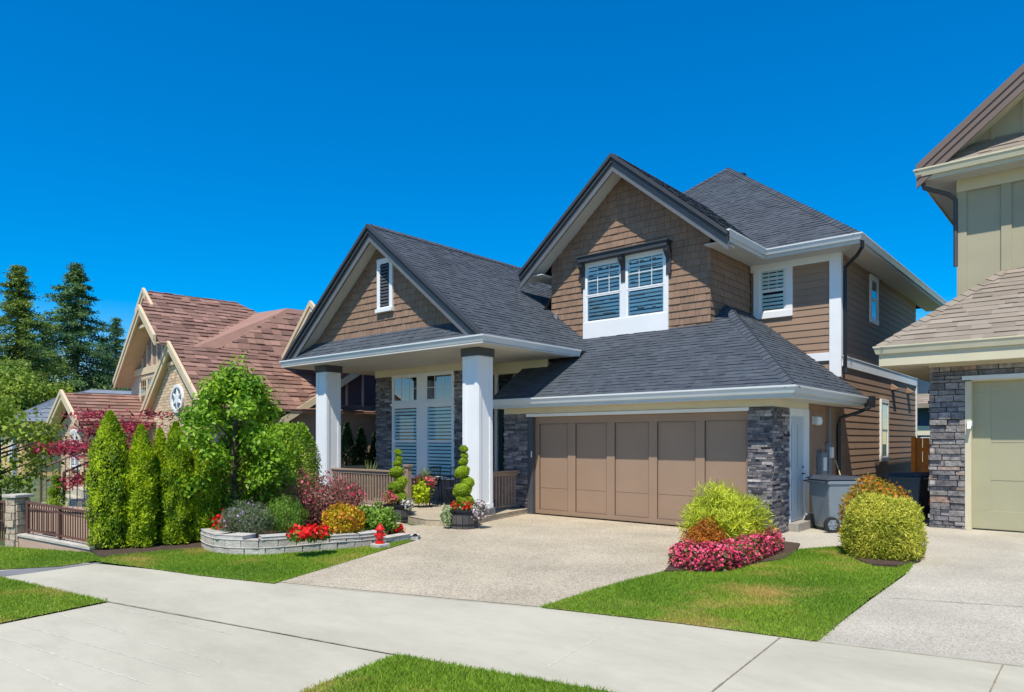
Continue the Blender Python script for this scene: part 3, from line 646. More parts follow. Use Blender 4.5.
for x in (7.43, 8.17, 8.9, 9.6): w.box(x, x+.17, 4.405, 4.44, 3.4, 6.7)
w.box(7.43, 12, 4.40, 4.44, 6.70, 6.95).build('batten', khaki, K, bevel=.003)
MB().box(7.43, 12, 4.38, 4.40, 6.68, 6.93).build('frieze_board', khakit, K)
UE = 7.12
ru = roof('upper_roof', [
    ([(6.85, 3.82, UE), (13.5, 3.82, UE), (13.5, 4.45, UE+.5), (7.45, 4.45, UE+.5)], (0, -1, 1)),
    ([(6.80, 3.9, UE+.03), (6.80, 10, UE+.03), (11.0, 10, UE+3.4), (11.0, 3.9, UE+3.4)], (-1, 0, 1))], tanshin, .16, .34, .016, K)
w = MB(); gutter(w, (6.77, 3.77, UE+.01), (13.5, 3.77, UE+.01), FR, 1, 0, .15); gutter(w, (6.77, 10, UE+.01), (6.77, 3.77, UE+.01), (-1, 0, 0), 0, 1, .15)
w.box(6.862, 13.5, 3.862, 3.88, UE-.22, UE-.03).box(6.862, 6.88, 3.88, 10, UE-.22, UE-.03); w.build('upper_gutter', khakit, K)
MB().box(6.87, 13.5, 3.87, 4.44, 6.93, 6.95).box(6.87, 7.46, 4.44, 10, 6.93, 6.95).build('upper_soffit', soffm, K)
w = MB()
for a, b, pr in ((0, .15, .07), (.15, .29, .045), (.29, .46, .02)):
    q = [(6.82, 3.88, UE+.10-a), (11.0, 3.88, UE+3.50-a), (11.0, 3.88, UE+3.50-b), (6.82, 3.88, UE+.10-b)]; w.prism(q, (0, -.03-pr, 0))
w.build('rake_board', brake, K)
MB().prism([(7.4, 4.44, UE+.4), (11, 4.44, UE+.4), (11, 4.44, UE+3.1)], (0, .1, 0)).build('gable_wall', khaki, K)
for x in (8.0, 8.5, 9.0): MB().box(x, x+.06, 4.415, 4.44, UE+.4, UE+.35+.8*(x-7.4)*.9).build('gable_batten', khaki, K)
MB().prism([(6.95, 3.90, UE-.12), (11, 3.90, UE+3.15), (11, 4.44, UE+3.15), (6.95, 4.44, UE-.12)], (0, 0, .02)).build('gable_soffit', khakit, K)
MB().tube([(6.9, 3.95, 6.93), (6.93, 3.98, 6.78), (7.30, 4.33, 6.66), (7.41, 4.42, 6.55), (7.41, 4.42, 5.2)], .045, 8).build('downspout', darkgrey, K)
lm = MB().box(7.78, 7.86, 3.11, 3.16, 1.93, 2.03).build('wall_lamp', gutm, K)
MB().prism([(7.79, 3.10, 2.01), (7.79, 3.10, 1.94), (7.79, 3.02, 1.88)], (.06, 0, 0)).build('lamp_shade', gutm, lm)
MB().box(9.2, 13, 3.75, 4.42, 4.55, 6.6).build('bay_wall', khaki, K)

# ================================================================== LEFT HOUSE (turned with the bending street)
VPX = 1290; _vx = (VPX-512)/700; _L = math.hypot(_vx, 1)
Uc = (1/_L, -_vx/_L); Vc = (_vx/_L, 1/_L)
Uw = (Uc[0]*RV[0]+Uc[1]*FW[0], Uc[0]*RV[1]+Uc[1]*FW[1]); Vw = (Vc[0]*RV[0]+Vc[1]*FW[0], Vc[0]*RV[1]+Vc[1]*FW[1])
def TL(p): return (CAM[0]+p[0]*Uw[0]+p[1]*Vw[0], CAM[1]+p[0]*Uw[1]+p[1]*Vw[1], p[2])
base = TL((-22, 7.5, 0))
J = thing('house', 'tan brick and stucco house with steep red-brown tile gables, left of the porch', 'house', base)
def lm_(a): return -10.33-.68*a          # main slope z at a
def lroof(name, polys, exp=.24, tab=.30, th=.03):
    w = MB(TL)
    for p, o in polys: coursed(w, p, o, exp, tab, th, .3, .7, gap=.012); w.prism(p, (0, 0, -.05))
    return w.build(name, redtile, J)
RA = -24.72; RZ = lm_(RA)
lroof('main_roof', [
    ([(RA, 6.4, RZ), (RA, 9.25, RZ), (-21.5, 12.5, lm_(-21.5)), (-21.76, 12.5, lm_(-21.76)), (-21.76, 5.95, lm_(-21.76)), (-23.75, 5.95, lm_(-23.75))], (1, 0, 1)),
    ([(-21.76, 6.27, lm_(-21.76)), (-21.76, 12.5, lm_(-21.76)), (-18.9, 12.5, lm_(-18.9)), (-18.9, 6.27, lm_(-18.9))], (1, 0, 1)),
    ([(RA, 6.4, RZ), (RA, 9.25, RZ), (-27.5, 12, RZ-.68*2.8), (-28.5, 12, RZ-.68*3.8), (-28.5, 6.4, RZ-.68*3.8)], (-1, 0, 1)),
    ([(-23.75, 5.95, lm_(-23.75)), (-26.9, 5.95, 3.78), (-26.9, 8, 3.78), (-23.75, 8, lm_(-23.75))], (-1, 0, 1)),
    ([(-21.76, 6.27, 4.47), (-25, 6.27, 2.27), (-25, 7, 2.27), (-21.76, 7, 4.47)], (-1, 0, 1))])
hz = 6.03
lroof('cross_roof', [
    ([(-24.06, 9.49, hz), (-21.63, 6.78, 4.42), (-21.65, 7.6, 4.42), (-22.6, 10.14, 6.11)], (0, -1, 1)),
    ([(-21.65, 7.6, 4.42), (-21.4, 11.5, 4.30), (-22.6, 11.5, 6.11), (-22.6, 10.14, 6.11)], (1, 0, 1)),
    ([(-19.0, 9.3, 5.6), (-20.85, 9.3, 4.21), (-20.85, 12, 4.21), (-19.0, 12, 5.6)], (-1, 0, 1)), ([(-19.0, 9.3, 5.6), (-18.2, 9.3, 5.0), (-18.2, 12, 5.0), (-19.0, 12, 5.6)], (1, 0, 1))])
# side gable roof facing the street, with rake toward the main house
lroof('side_roof', [([(-21.4, 8.4, 2.29), (-18.95, 8.4, 2.29), (-18.95, 12.4, 4.85), (-23.0, 12.4, 4.85)], (0, -1, 1))])
def lgable(name, ax, az, lx, lz, rx, rz, y, back, m=beige):
    w = MB(TL)
    for qx, qz in ((lx, lz), (rx, rz)):
        for a, b, pr in ((-.05, .10, .05), (.10, .26, .02)):
            w.prism([(qx, y, qz-a), (ax, y, az-a), (ax, y, az-b), (qx, y, qz-b)], (0, -.03-pr, 0))
    o = w.build('rake_board', m, J)
    s = MB(TL)
    for qx, qz in ((lx, lz), (rx, rz)): s.prism([(qx, y, qz-.2), (ax, y, az-.2), (ax, back, az-.2), (qx, back, qz-.2)], (0, 0, .03))
    s.build('gable_soffit', m, J)
lgable('g1', -23.73, 5.80, -26.9, 3.66, -22.1, 4.69, 5.93, 6.45)
lgable('g0', RA, RZ+.05, -25.6, RZ-.55, -23.75, RZ-.62, 6.30, 6.55)
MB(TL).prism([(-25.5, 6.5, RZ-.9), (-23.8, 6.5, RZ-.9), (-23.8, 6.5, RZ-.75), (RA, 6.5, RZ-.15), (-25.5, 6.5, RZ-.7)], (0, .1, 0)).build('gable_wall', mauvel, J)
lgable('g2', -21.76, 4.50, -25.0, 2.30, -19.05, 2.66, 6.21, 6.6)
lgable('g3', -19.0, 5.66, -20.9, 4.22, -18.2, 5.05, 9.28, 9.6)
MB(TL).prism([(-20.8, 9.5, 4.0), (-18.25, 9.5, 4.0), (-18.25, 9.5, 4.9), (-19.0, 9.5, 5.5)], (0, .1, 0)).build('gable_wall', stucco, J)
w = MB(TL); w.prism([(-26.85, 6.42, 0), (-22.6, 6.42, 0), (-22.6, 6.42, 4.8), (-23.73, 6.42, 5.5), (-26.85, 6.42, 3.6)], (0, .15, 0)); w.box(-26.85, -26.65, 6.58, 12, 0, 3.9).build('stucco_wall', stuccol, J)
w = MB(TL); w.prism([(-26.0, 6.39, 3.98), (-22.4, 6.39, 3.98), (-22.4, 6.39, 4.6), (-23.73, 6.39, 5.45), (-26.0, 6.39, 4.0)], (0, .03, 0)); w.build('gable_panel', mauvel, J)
w = MB(TL)
for x in (-25.3, -24.75, -24.2, -23.65, -23.1): w.box(x, x+.09, 6.355, 6.39, 4.0, 5.42-.68*abs(x+23.73))
w.box(-26.6, -22.2, 6.32, 6.39, 3.80, 4.02).build('gable_trim', beige, J)
MB(TL).box(-24.4, -23.1, 5.98, 6.08, 5.15, 5.24).build('collar_tie', beige, J)
MB(TL).box(-22.4, -21.1, 6.28, 6.33, 3.86, 3.96).build('collar_tie', beige, J)
TW = lambda p: TL((-25.6+p[0], 6.41-p[1], 2.30+p[2]))
window(J, TW, 1.7, 1.48, .12, 2, .1, .6, False, 'all', cas_m=beige)
w = MB(TL); coursed(w, [(-24.6, 6.36, 0), (-19.5, 6.36, 0), (-19.5, 6.36, 2.72), (-21.76, 6.36, 4.25), (-24.6, 6.36, 2.35)], (Uw[0]*0-Vw[0]*0, -1, 0), .085, .24, .012, .02, .2, flat=True, gap=.008)
coursed(w, [(-19.5, 6.36, 0), (-19.5, 7.7, 0), (-19.5, 7.7, 2.6), (-19.5, 6.36, 2.6)], (1, 0, 0), .085, .24, .012, .02, .2, flat=True, gap=.008)
w.build('brick_wall', brick, J); 
w = MB(TL); w.prism([(-24.6, 6.365, 0), (-19.51, 6.365, 0), (-19.51, 6.365, 2.7), (-21.76, 6.365, 4.22), (-24.6, 6.365, 2.35)], (0, .04, 0)).box(-19.7, -19.51, 6.45, 12, 0, 2.5).build('wall_core', mortar, J)
# oval emblem with a six pointed star grille on the brick gable
w = MB(TL); cx, cy, cz = -21.45, 6.34, 2.86; n = 20; ra, rb = .56, .41
for k in range(n):
    t0, t1 = 2*math.pi*k/n, 2*math.pi*(k+1)/n
    w.prism([(cx+ra*s*math.cos(t), cy, cz+rb*s*math.sin(t)) for s, t in ((1, t0), (1, t1), (.8, t1), (.8, t0))], (0, -.05, 0))
w.prism([(cx+(.38 if k % 2 == 0 else .16)*math.sin(math.pi*k/6), cy, cz+(.28 if k % 2 == 0 else .12)*math.cos(math.pi*k/6)) for k in range(12)], (0, -.04, 0))
for k in range(6): 
    t = math.pi*k/3; w.prism([(cx+s*ra*math.sin(t+dt), cy, cz+s*rb*math.cos(t+dt)) for s, dt in ((.3, .1), (.85, .06), (.85, -.06), (.3, -.1))], (0, -.03, 0))
ve = w.build('oval_vent', white, J)
MB(TL).prism([(cx+ra*.9*math.cos(2*math.pi*k/24), cy+.03, cz+rb*.9*math.sin(2*math.pi*k/24)) for k in range(24)], (0, -.035, 0)).build('vent_backing', mat('blue_grey_backing', (.12, .14, .18), .6), ve)
# side wing with mauve panels and stucco
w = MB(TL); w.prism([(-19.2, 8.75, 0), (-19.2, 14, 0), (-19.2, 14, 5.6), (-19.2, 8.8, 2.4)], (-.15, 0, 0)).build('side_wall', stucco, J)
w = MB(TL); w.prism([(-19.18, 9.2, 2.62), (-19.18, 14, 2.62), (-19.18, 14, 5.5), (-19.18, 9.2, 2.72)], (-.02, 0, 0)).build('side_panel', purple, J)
w = MB(TL); 
for y in (9.9, 10.45, 11.0, 11.55, 12.1): w.box(-19.18, -19.14, y, y+.07, 2.65, 2.70+.62*(y-9.1))
w.box(-19.2, -19.1, 8.75, 14, 2.42, 2.64).build('side_trim', boardp, J)
w = MB(TL); 
w.prism([(-18.92, 8.33, 2.28), (-18.92, 12.5, 4.95), (-18.92, 12.5, 4.73), (-18.92, 8.33, 2.06)], (-.06, 0, 0)); w.box(-21.2, -18.92, 8.30, 8.40, 2.10, 2.27); w.build('side_rake', beige, J)
# little brick entry gable on the left
w = MB(TL); lowr = []
coursed(w, [(-26.0, 4.3, 3.16), (-26.0, 7.5, 3.16), (-23.6, 7.5, 2.2), (-23.6, 4.3, 2.2)], (1, 0, 1), .30, .42, .035, .35, .3)
coursed(w, [(-26.0, 4.3, 3.16), (-26.0, 7.5, 3.16), (-28.6, 7.5, 2.2), (-28.6, 4.3, 2.2)], (-1, 0, 1), .30, .42, .035, .35, .3)
w.prism([(-26.0, 4.3, 3.14), (-26.0, 7.5, 3.14), (-23.6, 7.5, 2.18), (-23.6, 4.3, 2.18)], (0, 0, -.04)); w.build('entry_roof', redtile, J)
lgable('g4', -26.0, 3.22, -28.6, 2.2, -23.6, 2.22, 4.25, 4.5)
w = MB(TL); coursed(w, [(-28.0, 4.55, 0), (-24.4, 4.55, 0), (-24.4, 4.55, 2.2), (-26, 4.55, 2.75), (-28.0, 4.55, 2.2)], (0, -1, 0), .085, .24, .012, .02, .2, flat=True, gap=.008)
coursed(w, [(-24.4, 4.55, 0), (-24.4, 6.7, 0), (-24.4, 6.7, 2.1), (-24.4, 4.55, 2.1)], (1, 0, 0), .085, .24, .012, .02, .2, flat=True, gap=.008)
w.build('entry_brick', brick, J)
MB(TL).box(-27.9, -24.41, 4.56, 5.2, 0, 2.1).build('entry_core', mortar, J)
TW2 = lambda p: TL((-26.2+p[0], 4.54-p[1], .75+p[2])); window(J, TW2, 1.2, 1.25, .1, 2, .06, .5, False, 'all', cas_m=white)
# ================================================================== FAR HOUSES
b0 = far(14, 34)
Q = thing('house', 'yellow stucco house with blue-grey roof, far left behind the leafy tree', 'house', b0)
def TQ(p): return (b0[0]+Uw[0]*p[0]+Vw[0]*p[1], b0[1]+Uw[1]*p[0]+Vw[1]*p[1], p[2])
MB(TQ).box(-14, 2.5, 0, 7, -.5, 2.6).build('wall', yellow, Q)
w = MB(TQ)
for p, o in (([(-14.5, -.35, 2.5), (3.2, -.35, 2.5), (1.5, 3, 4.2), (-14, 3, 4.2)], (0, -1, 1)), ([(3.2, -.35, 2.5), (3.2, 7, 2.5), (1.5, 7, 4.2), (1.5, 3, 4.2)], (1, 0, 1))): coursed(w, p, o, .3, .6, .03, .3, .2)
w.build('roof', blueroof, Q)
MB(TQ).box(-14.5, 3.2, -.42, -.36, 2.33, 2.5).build('porch_beam', white, Q)
for x in (-6, -1.5):
    window(Q, (lambda x: (lambda p: TQ((x+p[0], -p[1], .6+p[2]))))(x), 1.5, 1.4, .1, 2, .08, .5, False, None)
MB(TQ).box(-.0, 1.2, -.06, 0, -.4, 1.9).build('door', blueroof, Q)
b1 = far(916, 34)
G = thing('house', 'distant slate blue house glimpsed in the gap beside the orange cedar fence', 'house', b1)
def TG(p): return (b1[0]+p[0], b1[1]+p[1], p[2])
MB(TG).box(-3, 6, 0, 6, 0, 5.2).build('wall', mat('slate_blue_siding', (.035, .075, .12), .8, noise=.1), G)
w = MB(TG); coursed(w, [(-3.5, -.6, 3.4), (6.5, -.6, 3.4), (6.5, 0, 3.9), (-3.5, 0, 3.9)], (0, -1, 1), .15, .3, .015, .3, .3).box(-3.5, 6.5, -.62, -.5, 3.2, 3.4).build('eave_roof', tanshin, G)
MB(TG).box(-3, 6, -.05, 0, 1.9, 2.35).build('belt_board', cream, G)
TGw = lambda p: TG((.2+p[0], -p[1], .6+p[2])); window(G, TGw, 1.6, 1.2, .1, 2, .08, .5, False, None)

# ================================================================== SETTING
def struct(o, label=None): o['kind'] = 'structure'; return o
def sheet(name, pts, z, m): return struct(MB().poly([(p[0], p[1], z) for p in pts]).build(name, m))
sheet('ground', [(-300, -300), (300, -300), (300, 300), (-300, 300)], -.02, groundm)
def g(*pp): return [gp(*p)[:2] for p in pp]
def ext(p, q, d):   # extend from p past q by d
    v = np.array(q)-np.array(p); return tuple(np.array(q)+v/np.linalg.norm(v)*d)
fe = g((80, 562), (140, 568), (275, 582), (400, 594), (540, 607), (680, 622), (815, 640), (1024, 665))
fL = ext(fe[2], fe[0], 9); fR = ext(fe[-3], fe[-1], 14)
ne = g((0, 577), (108, 602), (395, 655), (600, 690)); nL = (fL[0]+.35, fL[1]-1.2); nR = ext(ne[2], ne[3], 14)
walk = [fL]+fe+[fR]+[nR, ne[3], ne[2], ne[1], ne[0], nL]
sheet('sidewalk', walk, 0.0, concrete)
ap = [ne[1], ne[2]]+g((310, 692), (120, 860), (-700, 900), (0, 624))
sheet('driveway_apron', ap, -.004, concrete)
sheet('street', [ext(ne[1], ne[0], 60), (-60, -30), (60, -30), ext(ne[2], ne[3], 60)][0:0] or [(-60, -40), (60, -12.5), (60, -60), (-60, -60)], -.014, asphalt)
dr = g((275, 582), (400, 594), (540, 607), (600, 589), (668, 571), (700, 566))+[(5.5, -1.6), (5.34, -.0), (-.25, .02), (-.3, -1.0), (-.5, -3.2), (-2.2, -2.6)]+g((385, 532), (418, 540), (350, 561))
sheet('driveway', dr, .004, aggr)
sheet('side_path', [(5.34, -.3)]+[(5.0, -1.9), (7.0, -1.5), (7.12, 3.3), (7.1, 12), (5.34, 12)], -.004, aggr2)
dr2 = g((815, 641), (870, 600), (905, 575), (925, 548))+[(7.1, -.2), (7.1, 3.3), (14, 3.4), (14, -4.7)]+[fe[-1]]
sheet('driveway', dr2, -.002, aggr2)
gpath = g((0, 571), (105, 562), (150, 566), (60, 569), (0, 577)); sheet('path', [ext(gpath[1], gpath[0], 8), gpath[1], gpath[3], ext(gpath[3], gpath[4], 8)], .003, asphalt)
def strip(mb, pts, wd, z):
    for a, b in zip(pts[:-1], pts[1:]):
        d = np.array(b)-np.array(a); L_ = np.linalg.norm(d); d /= L_; nn = np.array((-d[1], d[0]))*wd/2
        k = max(1, int(L_/.08)); prev = None
        for i in range(k+1):
            c = np.array(a)+d*L_*i/k; ww = nn*random.uniform(.55, 1.3); cur = (tuple(c+ww)+(z,), tuple(c-ww)+(z,))
            if prev: mb.add([prev[0], cur[0], cur[1], prev[1]], [(0, 1, 2, 3)])
            prev = cur
w = MB(); strip(w, g((104, 601), (395, 655)), .009, .006); strip(w, g((780, 638), (712, 692)), .012, .006); strip(w, g((818, 642), (1024, 667)), .010, .008)
strip(w, g((290, 585), (540, 608)), .008, .009); strip(w, g((1003, 665), (990, 692)), .012, .006); strip(w, g((890, 598), (1024, 607)), .012, .004)
struct(w.build('pavement_joints', joint))
w = MB()
for p in (((0, 658), (78, 692)), ((0, 637), (150, 684)), ((18, 624), (200, 676)), ((57, 613), (125, 633)), ((100, 604), (232, 634)), ((145, 642), (220, 662)), ((625, 622), (545, 668))):
    strip(w, g(*p), .009, -.0015 if p[0][0] < 500 else .002)
struct(w.build('pavement_score_lines', score))

# lawns --------------------------------------------------------------
def inpoly(P, poly):
    x, y = P[:, 0], P[:, 1]; r = np.zeros(len(P), bool); n = len(poly)
    for i in range(n):
        (x0, y0), (x1, y1) = poly[i], poly[(i+1) % n]
        c = ((y0 > y) != (y1 > y)) & (x < (x1-x0)*(y-y0)/(y1-y0+1e-12)+x0); r ^= c
    return r
def lawn(name, poly, dens=11000, h=.028, zz=.012):
    sheet(name, poly, zz-.002, turf)
    A = np.array(poly); lo, hi = A.min(0), A.max(0); n = int(dens*(hi[0]-lo[0])*(hi[1]-lo[1]))
    P = RG.uniform(lo, hi, (n, 2)); P = P[inpoly(P, poly)]; P = P+RG.normal(size=P.shape)*.018; n = len(P)
    a = RG.uniform(0, 2*math.pi, n); hh = h*RG.uniform(.5, 1.25, n)*(.8+.4*clump_noise(np.c_[P, P[:, :1]*0], 3))
    lean = RG.normal(size=(n, 2))*.5; wd = .0026*RG.uniform(.7, 1.4, n)*1.4
    b = np.c_[P, np.full(n, zz-.004)]; dx = np.c_[np.cos(a)*wd, np.sin(a)*wd, a*0]
    tip = b+np.c_[lean*hh[:, None], hh]
    V = np.stack([b-dx, b+dx, tip], 1).reshape(-1, 3); F = np.arange(3*n).reshape(-1, 3)
    r = np.clip(.5*clump_noise(np.c_[P, P[:, :1]*0], 1.6)+.5*RG.random(n), 0, 1)
    o = npmesh('grass', V, F, r, grass); o['kind'] = 'stuff'; return o
L_mid = g((541, 608), (600, 589), (668, 571), (730, 567), (786, 556), (800, 550), (840, 547), (853, 551), (856, 561), (872, 567), (896, 569), (916, 561), (905, 574), (868, 600), (817, 642), (680, 624))
lawn('lawn', L_mid)
L_left = g((92, 561), (115, 556), (200, 549), (215, 553), (265, 556), (330, 551), (375, 547), (415, 537), (410, 542), (350, 561), (274, 584), (200, 576))
lawn('lawn', L_left)
L_fr = g((397, 656), (600, 692), (640, 702), (500, 760), (250, 730), (305, 692))
lawn('lawn', L_fr, 14000, .03)
L_fl = g((0, 578), (106, 602), (0, 624), (-60, 640), (-160, 600), (-60, 572)); lawn('lawn', L_fl)
L_fn = g((-40, 548), (8, 548), (88, 553), (103, 560), (60, 567), (0, 570), (-60, 575)); lawn('lawn', L_fn, 7000)
# mulch beds
def mound(name, poly, z, m, parent=None):
    return MB().prism([(p[0], p[1], -.03) for p in poly], (0, 0, z+.03)).build(name, m, parent)
struct(mound('mulch_ground', g((100, 558), (88, 548), (195, 520), (260, 500), (330, 500), (390, 520), (385, 528), (200, 550)), .02, soil))
struct(mound('mulch_ground', g((664, 573), (676, 560), (705, 548), (760, 540), (800, 545), (796, 553), (785, 560), (720, 571)), .03, soil))
struct(mound('mulch_ground', g((846, 556), (855, 545), (915, 540), (926, 552), (920, 562), (900, 567), (870, 566)), .03, soil))

# ================================================================== RETAINING WALL
bed = g((201, 547), (206, 551), (222, 555), (262, 556), (300, 553), (330, 550), (360, 548), (385, 545), (412, 540), (419, 541), (414, 536))
wt = thing('retaining_wall', 'low curved grey block retaining wall round the flower bed', 'garden wall', bed[3]+(0,))
def resample(pts, step):
    P = [np.array(p, float) for p in pts]; 
    # catmull smoothing
    Q_ = []
    for i in range(len(P)-1):
        p0, p1, p2, p3 = P[max(i-1, 0)], P[i], P[i+1], P[min(i+2, len(P)-1)]
        for t in np.linspace(0, 1, 12, endpoint=False):
            Q_.append(.5*((2*p1)+(-p0+p2)*t+(2*p0-5*p1+4*p2-p3)*t*t+(-p0+3*p1-3*p2+p3)*t**3))
    Q_.append(P[-1]); out = [Q_[0]]; acc = 0
    for a, b in zip(Q_[:-1], Q_[1:]):
        d = np.linalg.norm(b-a); acc += d
        if acc >= step: out.append(b); acc = 0
    return out
back = g((214, 516), (300, 505), (380, 515))
def blocks(path, z0, z1, wd, ln, m, name, parent, inw, gap=.006, sink=0):
    P = resample(path, ln); mb = MB()
    for a, b in zip(P[:-1], P[1:]):
        d = b-a; L_ = np.linalg.norm(d); d /= L_; nn = np.array((-d[1], d[0]))*inw; a2 = a+d*gap; b2 = b-d*gap; j = random.uniform(-.006, .006)*np.array(nn)
        top0, top1 = z1(a) if callable(z1) else z1, z1(b) if callable(z1) else z1
        q = [tuple(a2+j)+(z0,), tuple(b2+j)+(z0,), tuple(b2+nn*wd)+(z0,), tuple(a2+nn*wd)+(z0,)]
        if top1 > z0+.01: mb.prism(q, (0, 0, top1-z0))
    return mb.build(name, m, parent, bevel=.008)
p1 = bed[:9]
blocks(p1, -.03, .11, .2, .26, block, 'block_course', wt, 1)
blocks(p1[:6], .113, .225, .2, .24, block, 'block_course', wt, 1)
blocks(p1[5:8], .113, .165, .2, .24, block, 'block_course', wt, 1)
capm = mat('cap_stone', (.46, .44, .40), .85, var=.08, noise=.1, nscale=8, bump=.4, bscale=50)
pc = [tuple(np.array(p)+np.array((0, -.0))) for p in p1]
blocks(pc[:4], .228, .285, .30, .42, capm, 'cap_stone', wt, 1)
blocks(pc[5:8], .168, .215, .30, .42, capm, 'cap_stone', wt, 1)
blocks(pc[3:6], .228, .27, .30, .42, capm, 'cap_stone', wt, 1)
blocks(bed[7:], .0, .07, .25, .3, capm, 'edge_stone', wt, 1)
inner = resample(p1[:7], .3); inner = [tuple(p+np.array((-.12, .12))) for p in inner]
struct(mound('planting_ground', [(p[0]-.05, p[1]+.05) for p in inner]+[gp(372, 526)[:2]]+[(-2.0, -2.3), (-5.6, -2.2), (-3.6, -4.6)], .16, soil))

# ================================================================== PLANTS
def plant(name, label, cat, loc, group=None): return thing(name, label, cat, loc, group)
def stem(parent, pts, rad, m=bark, name='stem', n=7):
    return MB().tube(pts, rad, n).build(name, m, parent, smooth=True)
# columnar cedars
def cedar_tree(px, py, w_px, top, label, n=9000):
    b = gp(px, py); D = (b[0]-CAM[0])*FW[0]+(b[1]-CAM[1])*FW[1]; R = w_px/2/700*D; Hh = (440-top)/700*D+1.67
    t = plant('cedar_tree', label, 'cedar', b, 'columnar cedars along the side of the yard')
    stem(t, [b, (b[0], b[1], Hh*.6), (b[0], b[1], Hh*.95)], [.05, .03, .008], name='trunk')
    z = RG.random(n)**.9; prof = np.where(z < .5, .88+.1*np.sin(z*3.1), .98*(1-(np.clip(z-.5, 0, 1)/.5)**1.7)**.8)*.96
    prof = np.clip(prof, .02, 1); a = RG.uniform(0, 2*math.pi, n)
    lump = 1+.09*np.sin(a*8+z*5+2*np.sin(z*9))+.09*np.sin(a*3-z*26+1)
    rr = R*prof*lump*(.62+.40*RG.random(n)**.5)
    P = np.c_[b[0]+rr*np.cos(a), b[1]+rr*np.sin(a), .03+z*(Hh-.05)]
    Nn = np.c_[np.cos(a), np.sin(a), .35+0*a]
    dv = np.c_[np.cos(a)*.7, np.sin(a)*.7, a*0+2.2]
    leaves('foliage', P, Nn, .055, l_cedar, t, asp=.30, dirw=dv, spread=.55, cl=7)
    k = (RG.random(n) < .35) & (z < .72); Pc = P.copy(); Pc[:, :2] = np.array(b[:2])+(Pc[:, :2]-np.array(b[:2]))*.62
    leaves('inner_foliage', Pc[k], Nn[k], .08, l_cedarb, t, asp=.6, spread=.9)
cedar_tree(110, 549, 42, 412, 'tall cone-topped cedar at the left end of the cedar row', 13000)
cedar_tree(141, 548, 29, 426, 'second cedar from the left in the row, shorter than the first', 20000)
cedar_tree(160, 544, 22, 430, 'narrow cedar squeezed between two wider ones in the row', 12000)
cedar_tree(176, 545, 31, 423, 'cedar in the row just left of the broad leafy tree trunk, with pointed top', 20000)
cedar_tree(203, 542, 32, 432, 'last cedar of the row, half hidden behind the broad leafy tree', 18000)
# hedge shrubs behind tree
for i, (x, y, r, h) in enumerate(((-1.75, -6.15, .42, 1.75), (-2.2, -5.45, .5, 1.9), (-2.85, -4.75, .55, 1.98), (-3.6, -3.9, .6, 2.02))):
    t = plant('hedge_shrub', ('dense green hedge shrub next to the last cedar', 'hedge shrub hidden behind the leafy tree crown', 'hedge shrub right behind the lavender clump', 'tall hedge shrub nearest the left porch column')[i], 'shrub', (x, y, 0), 'green hedge shrubs behind the flower bed')
    stem(t, [(x, y, 0), (x, y, h*.7)], [.04, .015])
    n = 13000; z = RG.random(n); a = RG.uniform(0, 2*math.pi, n); rr = r*(1-.55*z**4)*(1+.1*np.sin(a*4+z*11+i))*(.6+.42*RG.random(n)**.5)
    P = np.c_[x+rr*np.cos(a), y+rr*np.sin(a), .05+z*(h-.05)]; leaves('foliage', P, np.c_[np.cos(a), np.sin(a), .3+z], .052, l_hedge, t, asp=.55, upw=.5, spread=.7, cl=5)
# leafy young tree
tb = (-1.45, -6.35, .1); t = plant('leafy_tree', 'young broadleaf tree with bright green crown rising above the retaining wall bed', 'tree', tb)
tr = MB(); tr.tube([tb, (-1.43, -6.33, .8), (-1.40, -6.36, 1.6), (-1.38, -6.30, 2.4), (-1.36, -6.3, 2.85)], [.05, .042, .034, .02, .008], 8)
PP = []; NN = []
for k in range(40):
    z0 = RG.uniform(.45, 2.65); az = RG.uniform(0, 2*math.pi); 
    rmax = (1.0 if z0 < 1.2 else 1.0*(1-(z0-1.2)/1.9)**1.05)
    ln = rmax*RG.uniform(.65, 1.12); el = .35+.25*RG.random()
    e_ = np.array((-1.4+math.cos(az)*ln, -6.33+math.sin(az)*ln, z0+ln*el*1.2)); s0 = np.array((-1.4, -6.33, z0)); mid = (s0+e_)/2+np.array((0, 0, .08))
    tr.tube([tuple(s0), tuple(mid), tuple(e_)], [.014, .009, .004], 5)
    for c, nn_ in ((e_, 190), (mid*.3+e_*.7, 120), (mid, 40)):
        rr = .17; q = c+RG.normal(size=(nn_, 3))*np.array((rr, rr, rr*.75))*.62; PP.append(q); NN.append(q-c+np.array((0, 0, .12)))
for c in ((-1.37, -6.3, 2.86), (-1.3, -6.25, 2.62), (-1.48, -6.36, 2.66)): q = np.array(c)+RG.normal(size=(170, 3))*.12; PP.append(q); NN.append(q-np.array(c)+np.array((0, 0, .1)))
tr.build('trunk', bark, t, smooth=True); PP = np.vstack(PP); NN = np.vstack(NN); leaves('crown', PP, NN, .080, l_tree, t, asp=.60, spread=.6, cl=3.2, droop=.2)
